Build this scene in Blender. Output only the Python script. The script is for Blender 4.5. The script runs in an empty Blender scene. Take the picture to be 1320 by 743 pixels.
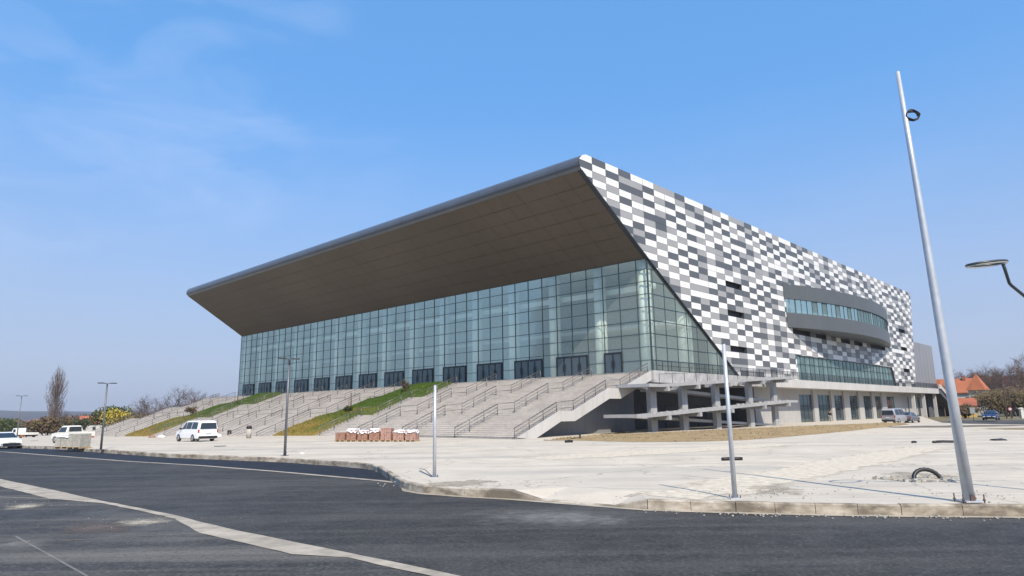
import bpy, bmesh, math, random
from mathutils import Vector, Matrix, noise
from mathutils.geometry import tessellate_polygon
rad = math.radians
S = bpy.context.scene
COL = S.collection
rng = random.Random(7)

# ------------------------------------------------------------------ camera
HC = 2.1
FPX, CX, CY = 850.0, 660.0, 371.5
_roll = math.atan(-0.0147)
_th = math.atan((532.4 - CY) * math.cos(_roll) / FPX)
_c, _s = math.cos(_roll), math.sin(_roll)
FWD = Vector((0, math.cos(_th), math.sin(_th)))
_up0 = Vector((0, -math.sin(_th), math.cos(_th)))
EX = _c * Vector((1, 0, 0)) + _s * _up0
EY = _s * Vector((1, 0, 0)) - _c * _up0
cam_d = bpy.data.cameras.new('camera'); cam = bpy.data.objects.new('camera', cam_d); COL.objects.link(cam)
m3 = Matrix((EX, -EY, -FWD)).transposed()
cam.matrix_world = Matrix.Translation((0, 0, HC)) @ m3.to_4x4()
cam_d.sensor_width = 36; cam_d.lens = FPX / 1320 * 36
cam_d.clip_start = 0.1; cam_d.clip_end = 20000
S.camera = cam

# ------------------------------------------------------------------ sky, sun, exposure
SUN_AZ, SUN_EL = rad(162), rad(47)
SKY_STRENGTH, SUN_STRENGTH = 0.15, 4.6
SUNV = Vector((math.sin(SUN_AZ) * math.cos(SUN_EL), math.cos(SUN_AZ) * math.cos(SUN_EL), math.sin(SUN_EL)))
def pix_dir(x, y):
    return (EX * ((x - CX) / FPX) + EY * ((y - CY) / FPX) + FWD).normalized()
w = bpy.data.worlds.new('World'); S.world = w; w.use_nodes = True
nt = w.node_tree; nt.nodes.clear()
out = nt.nodes.new('ShaderNodeOutputWorld'); bg = nt.nodes.new('ShaderNodeBackground')
sky = nt.nodes.new('ShaderNodeTexSky'); sky.sky_type = 'NISHITA'; sky.sun_disc = False
sky.sun_elevation = SUN_EL; sky.sun_rotation = SUN_AZ; sky.altitude = 150
sky.air_density = 1.0; sky.dust_density = 1.2; sky.ozone_density = 2.0
bg.inputs['Strength'].default_value = SKY_STRENGTH
tc = nt.nodes.new('ShaderNodeTexCoord')
def wnode(t, **k):
    n = nt.nodes.new(t)
    for a, v in k.items(): setattr(n, a, v)
    return n
# thin cirrus high in the sky
mp = wnode('ShaderNodeMapping'); nt.links.new(tc.outputs['Generated'], mp.inputs['Vector'])
mp.inputs['Rotation'].default_value = (0.3, 0.5, 0.4); mp.inputs['Scale'].default_value = (2.2, 5.0, 9.0)
nz = wnode('ShaderNodeTexNoise'); nz.inputs['Scale'].default_value = 1.6; nz.inputs['Detail'].default_value = 7
nz.inputs['Roughness'].default_value = 0.55; nz.inputs['Distortion'].default_value = 0.6
nt.links.new(mp.outputs['Vector'], nz.inputs['Vector'])
cr = wnode('ShaderNodeMapRange'); cr.inputs['From Min'].default_value = 0.42; cr.inputs['From Max'].default_value = 0.85
nt.links.new(nz.outputs['Fac'], cr.inputs['Value'])
acc = None
for (px, py, rad_deg, amt) in ((190, 125, 13, .30), (300, 190, 8, .34), (60, 150, 14, .22), (420, 200, 9, .10), (1050, 330, 16, .06), (330, 10, 9, .2)):
    d = pix_dir(px, py)
    dp = wnode('ShaderNodeVectorMath', operation='DOT_PRODUCT'); nt.links.new(tc.outputs['Generated'], dp.inputs[0])
    dp.inputs[1].default_value = d
    mr = wnode('ShaderNodeMapRange', interpolation_type='SMOOTHERSTEP')
    mr.inputs['From Min'].default_value = math.cos(rad(rad_deg)); mr.inputs['From Max'].default_value = 1.0
    mr.inputs['To Max'].default_value = amt
    nt.links.new(dp.outputs['Value'], mr.inputs['Value'])
    if acc is None: acc = mr.outputs[0]
    else:
        a = wnode('ShaderNodeMath', operation='MAXIMUM'); nt.links.new(acc, a.inputs[0]); nt.links.new(mr.outputs[0], a.inputs[1]); acc = a.outputs[0]
mu = wnode('ShaderNodeMath', operation='MULTIPLY'); nt.links.new(acc, mu.inputs[0]); nt.links.new(cr.outputs[0], mu.inputs[1])
mu2 = wnode('ShaderNodeMath', operation='MULTIPLY'); nt.links.new(mu.outputs[0], mu2.inputs[0]); mu2.inputs[1].default_value = .72
mixc = wnode('ShaderNodeMix', data_type='RGBA'); mixc.inputs['B'].default_value = (6.0, 6.1, 6.9, 1)
nt.links.new(mu2.outputs[0], mixc.inputs['Factor']); hsv = wnode('ShaderNodeHueSaturation'); hsv.inputs['Saturation'].default_value = 1.22; hsv.inputs['Value'].default_value = 1.15; hsv.inputs['Hue'].default_value = .505
nt.links.new(sky.outputs['Color'], hsv.inputs['Color']); 
even = wnode('ShaderNodeMix', data_type='RGBA'); even.inputs['Factor'].default_value = .58; even.inputs['B'].default_value = (0.95, 2.75, 5.7, 1)
nt.links.new(hsv.outputs['Color'], even.inputs['A']); sepd = wnode('ShaderNodeSeparateXYZ'); nt.links.new(tc.outputs['Generated'], sepd.inputs[0])
lowm = wnode('ShaderNodeMapRange', interpolation_type='SMOOTHSTEP'); lowm.inputs['From Min'].default_value = -.02; lowm.inputs['From Max'].default_value = .48
lowm.inputs['To Min'].default_value = .85; lowm.inputs['To Max'].default_value = 0; nt.links.new(sepd.outputs['Z'], lowm.inputs['Value'])
band = wnode('ShaderNodeMix', data_type='RGBA'); band.inputs['B'].default_value = (2.75, 3.05, 3.95, 1)
nt.links.new(lowm.outputs[0], band.inputs['Factor']); nt.links.new(even.outputs['Result'], band.inputs['A']); nt.links.new(band.outputs['Result'], mixc.inputs['A'])
nt.links.new(mixc.outputs['Result'], bg.inputs['Color']); nt.links.new(bg.outputs[0], out.inputs['Surface'])

sl = bpy.data.lights.new('sun', 'SUN'); sl.energy = SUN_STRENGTH; sl.angle = rad(0.53); sl.color = (1.0, 0.89, 0.74)
so = bpy.data.objects.new('sun', sl); COL.objects.link(so)
so.rotation_euler = (-SUNV).to_track_quat('-Z', 'Y').to_euler(); so.location = (40, -60, 80)
S.view_settings.view_transform = 'Standard'; S.view_settings.look = 'None'
S.view_settings.exposure = 0.25; S.view_settings.gamma = 1.0; S.view_settings.use_curve_mapping = False
S.render.engine = 'CYCLES'
S.cycles.use_denoising = True
S.cycles.max_bounces = 8; S.cycles.transparent_max_bounces = 16; S.cycles.volume_bounces = 0
S.cycles.caustics_reflective = False; S.cycles.caustics_refractive = False

# ------------------------------------------------------------------ site frame: s along the front, t into the building
AU, AV = rad(-47.0237), rad(44.2157)
U = Vector((math.sin(AU), math.cos(AU), 0)); V = Vector((math.sin(AV), math.cos(AV), 0))
C0 = Vector((15.5097, 73.8721, 0))
ZF = 6.2
def W(s, t, z=0.0): return C0 + U * s + V * t + Vector((0, 0, z))
_det = U.x * V.y - U.y * V.x
def st_of(x, y):
    a, b = x - C0.x, y - C0.y
    return (a * V.y - b * V.x) / _det, (U.x * b - U.y * a) / _det
GS = 0.0132
def gz(x, y):
    s, t = st_of(x, y)
    return -GS * max(0.0, min(s, 220) - 22)
def ground_at(px, py, dz=0.0):
    """the point of the terrain seen at a place of the survey picture"""
    d = EX * ((px - CX) / FPX) + EY * ((py - CY) / FPX) + FWD
    z = dz
    for _ in range(12):
        k = (z - HC) / d.z; p = d * k; z = gz(p.x, p.y) + dz
    return Vector((p.x, p.y, z))
def at_depth(px, py, D):
    d = EX * ((px - CX) / FPX) + EY * ((py - CY) / FPX) + FWD
    k = D / math.hypot(d.x, d.y)
    return Vector((d.x * k, d.y * k, HC + d.z * k))
def tz(px, py, D, dz=-.32):
    d = EX * ((px - CX) / FPX) + EY * ((py - CY) / FPX) + FWD
    p = d * D; return Vector((p.x, p.y, gz(p.x, p.y) + dz))
def az_vec(deg): return Vector((math.sin(rad(deg)), math.cos(rad(deg)), 0))

# ------------------------------------------------------------------ materials
def new_mat(name):
    m = bpy.data.materials.new(name); m.use_nodes = True
    return m, m.node_tree, m.node_tree.nodes['Principled BSDF']
def N(t, typ, **k):
    n = t.nodes.new(typ)
    for a, v in k.items(): setattr(n, a, v)
    return n
def ramp(t, src, stops):
    r = N(t, 'ShaderNodeValToRGB'); cr_ = r.color_ramp
    while len(cr_.elements) < len(stops): cr_.elements.new(0.5)
    for e, (p, c) in zip(cr_.elements, stops):
        e.position = p; e.color = (*c, 1)
    t.links.new(src, r.inputs['Fac']); return r.outputs['Color']
def noise_tex(t, vec, scale, detail=4, rough=.55, dist=0):
    n = N(t, 'ShaderNodeTexNoise'); n.inputs['Scale'].default_value = scale; n.inputs['Detail'].default_value = detail
    n.inputs['Roughness'].default_value = rough; n.inputs['Distortion'].default_value = dist
    t.links.new(vec, n.inputs['Vector']); return n.outputs['Fac']
def geo(t): return N(t, 'ShaderNodeNewGeometry').outputs['Position']
def mapped(t, vec, rot=(0, 0, 0), scale=(1, 1, 1), loc=(0, 0, 0)):
    n = N(t, 'ShaderNodeMapping'); n.inputs['Rotation'].default_value = rot; n.inputs['Scale'].default_value = scale
    n.inputs['Location'].default_value = loc
    t.links.new(vec, n.inputs['Vector']); return n.outputs['Vector']
def mix(t, fac, a, b, mode='MIX'):
    n = N(t, 'ShaderNodeMix', data_type='RGBA', blend_type=mode)
    if isinstance(fac, (int, float)): n.inputs['Factor'].default_value = fac
    else: t.links.new(fac, n.inputs['Factor'])
    for key, v in (('A', a), ('B', b)):
        if isinstance(v, tuple): n.inputs[key].default_value = (*v, 1)
        else: t.links.new(v, n.inputs[key])
    return n.outputs['Result']
def maprange(t, src, a, b, c=0., d=1.):
    n = N(t, 'ShaderNodeMapRange'); n.inputs['From Min'].default_value = a; n.inputs['From Max'].default_value = b
    n.inputs['To Min'].default_value = c; n.inputs['To Max'].default_value = d
    t.links.new(src, n.inputs['Value']); return n.outputs[0]
def bump(t, p, src, strength, dist=0.02):
    n = N(t, 'ShaderNodeBump'); n.inputs['Strength'].default_value = strength; n.inputs['Distance'].default_value = dist
    t.links.new(src, n.inputs['Height']); t.links.new(n.outputs['Normal'], p.inputs['Normal'])
def simple(name, col, rough=.6, metal=0., var=.12, scale=3., spec=.5, bmp=0.):
    m, t, p = new_mat(name)
    g = N(t, 'ShaderNodeTexCoord').outputs['Object']
    f = noise_tex(t, g, scale, 5)
    lo = tuple(c * (1 - var) for c in col); hi = tuple(min(1, c * (1 + var)) for c in col)
    t.links.new(ramp(t, f, ((.3, lo), (.7, hi))), p.inputs['Base Color'])
    p.inputs['Roughness'].default_value = rough; p.inputs['Metallic'].default_value = metal
    p.inputs['Specular IOR Level'].default_value = spec
    if bmp: bump(t, p, noise_tex(t, g, scale * 8, 3), bmp)
    return m
def concrete(name, col, stain=.25, scale=.35, rough=.85):
    m, t, p = new_mat(name); g = geo(t)
    f1 = noise_tex(t, g, scale, 6, .6); f2 = noise_tex(t, mapped(t, g, scale=(2.2, 2.2, .25)), 1.2, 5, .6)
    c = ramp(t, f1, ((.3, tuple(x * (1 - stain) for x in col)), (.68, tuple(min(1, x * (1 + stain * .35)) for x in col))))
    c2 = mix(t, maprange(t, f2, .5, .75, 0, .5), c, tuple(x * .62 for x in col))
    t.links.new(c2, p.inputs['Base Color']); p.inputs['Roughness'].default_value = rough
    bump(t, p, noise_tex(t, g, 9, 4), .15)
    return m
ROADDIR = math.atan2(-(41.78 - 20.35), (56.75 - 40.14))   # heading of the street
MT = {}
# asphalt
def asphalt(name, base, dust, dustamt, streak=.5):
    m, t, p = new_mat(name); g = geo(t)
    along = mapped(t, g, rot=(0, 0, rad(50)), scale=(.05, .9, 1))
    st = noise_tex(t, along, 1.0, 6, .62, .3)
    big = noise_tex(t, g, .16, 5, .6); fine = noise_tex(t, g, 17, 4, .75); mid = noise_tex(t, g, 2.2, 5, .65)
    c = ramp(t, mid, ((.25, tuple(x * .6 for x in base)), (.75, tuple(x * 1.35 for x in base))))
    c = mix(t, maprange(t, st, .47, .72, 0, streak), c, dust)
    c = mix(t, maprange(t, big, .5, .75, 0, dustamt), c, dust)
    c = mix(t, maprange(t, fine, .53, .66, 0, .55), c, tuple(min(1, x * 3.4) for x in base))
    vo = N(t, 'ShaderNodeTexVoronoi'); vo.inputs['Scale'].default_value = 1.6; t.links.new(g, vo.inputs['Vector'])
    sp = maprange(t, vo.outputs['Distance'], .015, .04, .5, 0)
    c = mix(t, sp, c, (.13, .125, .117))
    c = mix(t, maprange(t, fine, .45, .36, 0, .6), c, tuple(x * .45 for x in base))
    t.links.new(c, p.inputs['Base Color'])
    t.links.new(maprange(t, st, .3, .8, .62, .9), p.inputs['Roughness'])
    p.inputs['Specular IOR Level'].default_value = .18
    bump(t, p, fine, .25, .01)
    return m
MT['asphalt'] = asphalt('asphalt', (.044, .0425, .040), (.125, .122, .115), .5, .55)
MT['asphalt_new'] = asphalt('fresh_asphalt', (.020, .023, .030), (.06, .063, .07), .25, .25)
MT['asphalt_old'] = asphalt('dusty_asphalt', (.052, .050, .047), (.18, .17, .15), .75, .9)

def plaza_mat():
    m, t, p = new_mat('pale_concrete_paving'); g = geo(t)
    big = noise_tex(t, g, .06, 6, .6, .4); mid = noise_tex(t, g, .5, 6, .65); fine = noise_tex(t, g, 6, 5, .7)
    al = noise_tex(t, mapped(t, g, rot=(0, 0, rad(-20)), scale=(.03, .35, 1)), 1, 6, .6, .5)
    c = ramp(t, mid, ((.28, (.46, .405, .325)), (.7, (.63, .56, .455))))
    c = mix(t, maprange(t, big, .45, .7, 0, .55), c, (.53, .49, .415))
    c = mix(t, maprange(t, al, .48, .66, 0, .65), c, (.37, .35, .305))
    c = mix(t, maprange(t, al, .34, .22, 0, .7), c, (.68, .59, .455))
    rg = noise_tex(t, mapped(t, g, rot=(0, 0, rad(35)), scale=(.02, .8, 1), loc=(5, 3, 0)), 1, 5, .6, 1.2)
    c = mix(t, maprange(t, rg, .56, .66, 0, .55), c, (.34, .325, .29))
    c = mix(t, maprange(t, fine, .58, .75, 0, .45), c, (.30, .27, .225))
    vo = N(t, 'ShaderNodeTexVoronoi'); vo.inputs['Scale'].default_value = 1.1; t.links.new(g, vo.inputs['Vector'])
    c = mix(t, maprange(t, vo.outputs['Distance'], .03, .07, .45, 0), c, (.26, .235, .195))
    ck = N(t, 'ShaderNodeTexVoronoi', feature='DISTANCE_TO_EDGE'); ck.inputs['Scale'].default_value = .14
    wv = N(t, 'ShaderNodeVectorMath', operation='ADD'); t.links.new(g, wv.inputs[0]); nv = N(t, 'ShaderNodeTexNoise'); nv.inputs['Scale'].default_value = .5; nv.inputs['Detail'].default_value = 6; t.links.new(g, nv.inputs['Vector']); sc_ = N(t, 'ShaderNodeVectorMath', operation='SCALE'); sc_.inputs['Scale'].default_value = 2.5; t.links.new(nv.outputs['Color'], sc_.inputs[0]); t.links.new(sc_.outputs[0], wv.inputs[1]); t.links.new(wv.outputs[0], ck.inputs['Vector'])
    c = mix(t, maprange(t, ck.outputs['Distance'], .002, .008, .55, 0), c, (.25, .225, .185))
    t.links.new(c, p.inputs['Base Color']); p.inputs['Roughness'].default_value = .92
    p.inputs['Specular IOR Level'].default_value = .2
    bump(t, p, mix(t, .5, fine, mid), .35, .04)
    return m
MT['plaza'] = plaza_mat()
MT['sand'] = simple('sandy_dust', (.60, .52, .40), .95, var=.2, scale=1.5, spec=.1)
MT['sand_dark'] = simple('trodden_soil', (.42, .36, .28), .95, var=.3, scale=1.0, spec=.1, bmp=.3)
MT['worn'] = simple('worn_joint', (.17, .16, .145), .9, var=.3, scale=2)
MT['gutter'] = concrete('gutter_concrete', (.41, .36, .285), .4, 1.6)
def kerb_mat():
    m, t, p = new_mat('kerb_concrete'); g = geo(t)
    f = noise_tex(t, mapped(t, g, scale=(1, 1, 2)), 1.25, 5, .6); f2 = noise_tex(t, g, 7, 4)
    c = ramp(t, f, ((.40, (.17, .145, .11)), (.50, (.33, .285, .22)), (.62, (.52, .47, .39))))
    t.links.new(mix(t, maprange(t, f2, .5, .8, 0, .4), c, (.30, .26, .2)), p.inputs['Base Color']); p.inputs['Roughness'].default_value = .9
    bump(t, p, f2, .3)
    return m
MT['kerb'] = kerb_mat()
MT['step'] = concrete('step_stone', (.60, .55, .485), .16, .6)
MT['conc'] = concrete('fair_faced_concrete', (.355, .365, .375), .15, .4)
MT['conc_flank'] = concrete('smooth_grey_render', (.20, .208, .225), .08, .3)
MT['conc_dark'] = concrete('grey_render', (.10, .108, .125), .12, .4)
MT['conc_side'] = concrete('stained_concrete', (.44, .435, .43), .4, .9)
MT['conc_wall'] = concrete('light_grey_render', (.40, .395, .385), .12, .4)
MT['slab'] = concrete('pale_render', (.50, .49, .47), .1, .3)
MT['white_panel'] = simple('white_panel', (.76, .757, .745), .38, var=.04, scale=.2)
MT['grey_panel'] = simple('grey_panel', (.325, .327, .325), .38, var=.06, scale=.2)
MT['dark_panel'] = simple('dark_grey_panel', (.098, .103, .108), .36, var=.1, scale=.2)
MT['dark'] = simple('dark_recess', (.015, .016, .018), .6)
MT['backing'] = simple('dark_backing', (.05, .052, .055), .7)
def soffit_mat():
    m, t, p = new_mat('bronze_soffit_panel'); g = geo(t)
    f = noise_tex(t, g, .05, 4); f2 = noise_tex(t, g, .8, 3)
    c = ramp(t, f, ((.3, (.088, .068, .048)), (.7, (.122, .096, .070))))
    c = mix(t, maprange(t, f2, .4, .8, 0, .2), c, (.072, .056, .040))
    t.links.new(c, p.inputs['Base Color']); p.inputs['Roughness'].default_value = .55
    p.inputs['Metallic'].default_value = .15
    return m
MT['soffit'] = soffit_mat()
MT['seam'] = simple('panel_seam', (.05, .043, .035), .7)
MT['fascia'] = simple('grey_metal_edge', (.125, .14, .16), .38, .35, .08, .3)
MT['roof'] = simple('grey_roof_membrane', (.4, .4, .41), .8)
MT['mullion'] = simple('dark_green_grey_frame', (.055, .085, .092), .4, .2)
MT['door_frame'] = simple('anthracite_frame', (.02, .026, .034), .4, .2)
def glass_mat(name, tint, refl=.05, fmul=1.0, rough=.0, body=None, bodyamt=0.):
    m, t, p = new_mat(name)
    t.nodes.remove(p); o = t.nodes['Material Output']
    tr = N(t, 'ShaderNodeBsdfTransparent'); tr.inputs['Color'].default_value = (*tint, 1)
    gl = N(t, 'ShaderNodeBsdfGlossy'); gl.inputs['Roughness'].default_value = rough; gl.inputs['Color'].default_value = (.70, .88, .80, 1)
    fr = N(t, 'ShaderNodeFresnel'); fr.inputs['IOR'].default_value = 1.5
    f = maprange(t, fr.outputs[0], 0, 1, refl, fmul)
    mx = N(t, 'ShaderNodeMixShader'); t.links.new(f, mx.inputs[0])
    inner = tr.outputs[0]
    if body:
        df = N(t, 'ShaderNodeBsdfDiffuse'); df.inputs['Color'].default_value = (*body, 1)
        mb = N(t, 'ShaderNodeMixShader'); mb.inputs[0].default_value = bodyamt
        t.links.new(tr.outputs[0], mb.inputs[1]); t.links.new(df.outputs[0], mb.inputs[2]); inner = mb.outputs[0]
    t.links.new(inner, mx.inputs[1]); t.links.new(gl.outputs[0], mx.inputs[2])
    t.links.new(mx.outputs[0], o.inputs['Surface'])
    return m
MT['glass'] = glass_mat('pale_green_glass', (.95, 1.0, .96), .09, .42, 0., (.60, .70, .64), .19)
MT['glass_dark'] = glass_mat('dark_tinted_glass', (.30, .35, .38), .05, .8, 0., (.16, .20, .25), .35)
MT['glass_teal'] = glass_mat('teal_glass', (.70, .86, .86), .05, .7, 0., (.34, .48, .50), .28)
MT['inner_wall'] = simple('grey_interior_wall', (.46, .49, .485), .8)
MT['inner_floor'] = simple('interior_floor', (.60, .60, .58), .5)
MT['inner_col'] = simple('white_column_paint', (.88, .93, .86), .6, var=.03)
MT['inner_ceiling'] = simple('interior_ceiling', (.7, .72, .71), .8)
MT['rail'] = simple('grey_steel_rail', (.16, .15, .15), .45, .5)
MT['galv'] = simple('galvanised_steel', (.52, .55, .58), .45, .35, .1, 4)
MT['lamp_grey'] = simple('grey_painted_pole', (.15, .16, .17), .45, .3)
MT['lamp_dark'] = simple('dark_painted_lamp', (.07, .08, .085), .4, .3)
MT['diffuser'] = simple('milky_diffuser', (.7, .7, .66), .4)
def grass_mat():
    m, t, p = new_mat('bank_grass'); g = geo(t)
    sep = N(t, 'ShaderNodeSeparateXYZ'); t.links.new(g, sep.inputs[0])
    n1 = noise_tex(t, g, .25, 4, .6); n2 = noise_tex(t, g, 3.0, 5, .7)
    a = N(t, 'ShaderNodeMath', operation='ADD'); t.links.new(maprange(t, sep.outputs['Z'], 0, 6, 0, .62), a.inputs[0]); t.links.new(n1, a.inputs[1])
    c = ramp(t, a.outputs[0], ((.52, (.28, .20, .055)), (.70, (.17, .17, .036)), (.86, (.07, .12, .02))))
    c = mix(t, maprange(t, n2, .4, .75, 0, .6), c, (.06, .085, .018))
    t.links.new(c, p.inputs['Base Color']); p.inputs['Roughness'].default_value = .9; p.inputs['Specular IOR Level'].default_value = .15
    bump(t, p, n2, .8, .12)
    return m
MT['grass'] = grass_mat()
def mulch_mat():
    m, t, p = new_mat('dry_grass_soil'); g = geo(t)
    n1 = noise_tex(t, g, .5, 5, .65); n2 = noise_tex(t, g, 5, 5, .7)
    c = ramp(t, n1, ((.3, (.27, .195, .105)), (.55, (.37, .275, .155)), (.72, (.27, .225, .11))))
    c = mix(t, maprange(t, n2, .45, .8, 0, .6), c, (.18, .135, .075))
    t.links.new(c, p.inputs['Base Color']); p.inputs['Roughness'].default_value = .95; p.inputs['Specular IOR Level'].default_value = .1
    bump(t, p, n2, .8, .1)
    return m
MT['mulch'] = mulch_mat()
def terrain_mat():
    m, t, p = new_mat('field_ground'); g = geo(t)
    n1 = noise_tex(t, g, .012, 6, .6); n2 = noise_tex(t, g, .3, 5, .65)
    c = ramp(t, n1, ((.35, (.17, .14, .08)), (.55, (.12, .12, .055)), (.7, (.24, .21, .15))))
    c = mix(t, maprange(t, n2, .4, .8, 0, .5), c, (.07, .075, .03))
    t.links.new(c, p.inputs['Base Color']); p.inputs['Roughness'].default_value = .95
    return m
MT['terrain'] = terrain_mat()
MT['hill'] = simple('wooded_hill', (.062, .060, .062), .95, var=.5, scale=.012)
MT['bark'] = simple('bare_bark', (.115, .088, .07), .9, var=.3)
MT['bark_pale'] = simple('pale_bark', (.26, .22, .18), .9, var=.3)
MT['twig'] = simple('purple_brown_twig', (.12, .085, .075), .9, var=.3)
MT['twig_warm'] = simple('warm_brown_twig', (.12, .08, .052), .9, var=.3)
def leaf(name, col): return simple(name, col, .8, var=.4, scale=1.2, spec=.2)
MT['leaf_yellow'] = leaf('yellow_blossom', (.42, .34, .045)); MT['leaf_green'] = leaf('dark_green_leaf', (.04, .065, .022))
MT['leaf_olive'] = leaf('olive_leaf', (.13, .115, .03)); MT['leaf_brown'] = leaf('dry_brown_leaf', (.105, .075, .042))
MT['white_paint'] = simple('white_car_paint', (.80, .81, .82), .25, var=.02, scale=1)
MT['cream_paint'] = simple('cream_car_paint', (.74, .72, .66), .4, var=.06, scale=1)
MT['silver_paint'] = simple('silver_car_paint', (.40, .40, .43), .3, .4, .04, 1)
MT['grey_paint'] = simple('grey_car_paint', (.16, .17, .185), .3, .3, .04, 1)
MT['blue_paint'] = simple('dark_blue_car_paint', (.018, .035, .12), .25, .2, .04, 1)
MT['car_glass'] = simple('car_window', (.02, .03, .04), .08, var=.1, spec=.8)
MT['tyre'] = simple('tyre_rubber', (.018, .018, .019), .8)
MT['rim'] = simple('wheel_rim', (.42, .43, .44), .35, .7)
MT['black_plastic'] = simple('black_plastic', (.014, .014, .016), .5)
MT['red_lamp'] = simple('red_lamp_lens', (.40, .012, .012), .25, var=.05)
MT['clear_lamp'] = simple('clear_lamp_lens', (.75, .76, .78), .15, var=.03)
MT['plate'] = simple('number_plate', (.62, .62, .62), .5)
MT['brick'] = simple('red_clay_paver', (.30, .165, .12), .85, var=.35, scale=5)
MT['brick_pink'] = simple('pink_clay_paver', (.37, .225, .18), .85, var=.3, scale=5)
MT['paver_grey'] = simple('grey_paver', (.40, .385, .34), .9, var=.18, scale=4)
MT['wood'] = simple('pallet_wood', (.40, .29, .17), .85, var=.25, scale=4)
MT['film'] = simple('white_plastic_film', (.74, .74, .76), .4, var=.08, scale=3)
MT['tile_orange'] = simple('orange_roof_tile', (.36, .120, .052), .85, var=.2, scale=.6)
MT['tile_red'] = simple('dull_red_roof_tile', (.32, .10, .055), .85, var=.25, scale=.6)
MT['tile_dull'] = simple('weathered_brown_tile', (.20, .105, .075), .9, var=.3, scale=.6)
MT['wall_white'] = simple('white_house_render', (.60, .59, .56), .9, var=.06)
MT['wall_yellow'] = simple('yellow_house_render', (.60, .42, .12), .9, var=.06)
MT['wall_beige'] = simple('beige_house_render', (.46, .40, .31), .9, var=.1)
MT['balcony'] = simple('graphite_cladding', (.115, .125, .13), .45, .25, .06, .4)
MT['annex'] = simple('grey_ribbed_cladding', (.30, .305, .325), .5, .25, .06, .15)
MT['skin'] = simple('skin', (.45, .27, .19), .6, var=.05); MT['cloth_dark'] = simple('dark_jacket', (.02, .022, .028), .85)
MT['cloth_pale'] = simple('pale_trousers', (.45, .43, .40), .85); MT['hair'] = simple('dark_hair', (.02, .014, .01), .7)
MT['orange'] = simple('orange_plastic', (.65, .20, .03), .5); MT['sign_back'] = simple('bare_metal_sign', (.42, .43, .43), .45, .4)
MT['sign_red'] = simple('red_sign_film', (.5, .04, .03), .5)
MT['ceramic'] = simple('rust_stain_steel', (.10, .065, .055), .7)

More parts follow.
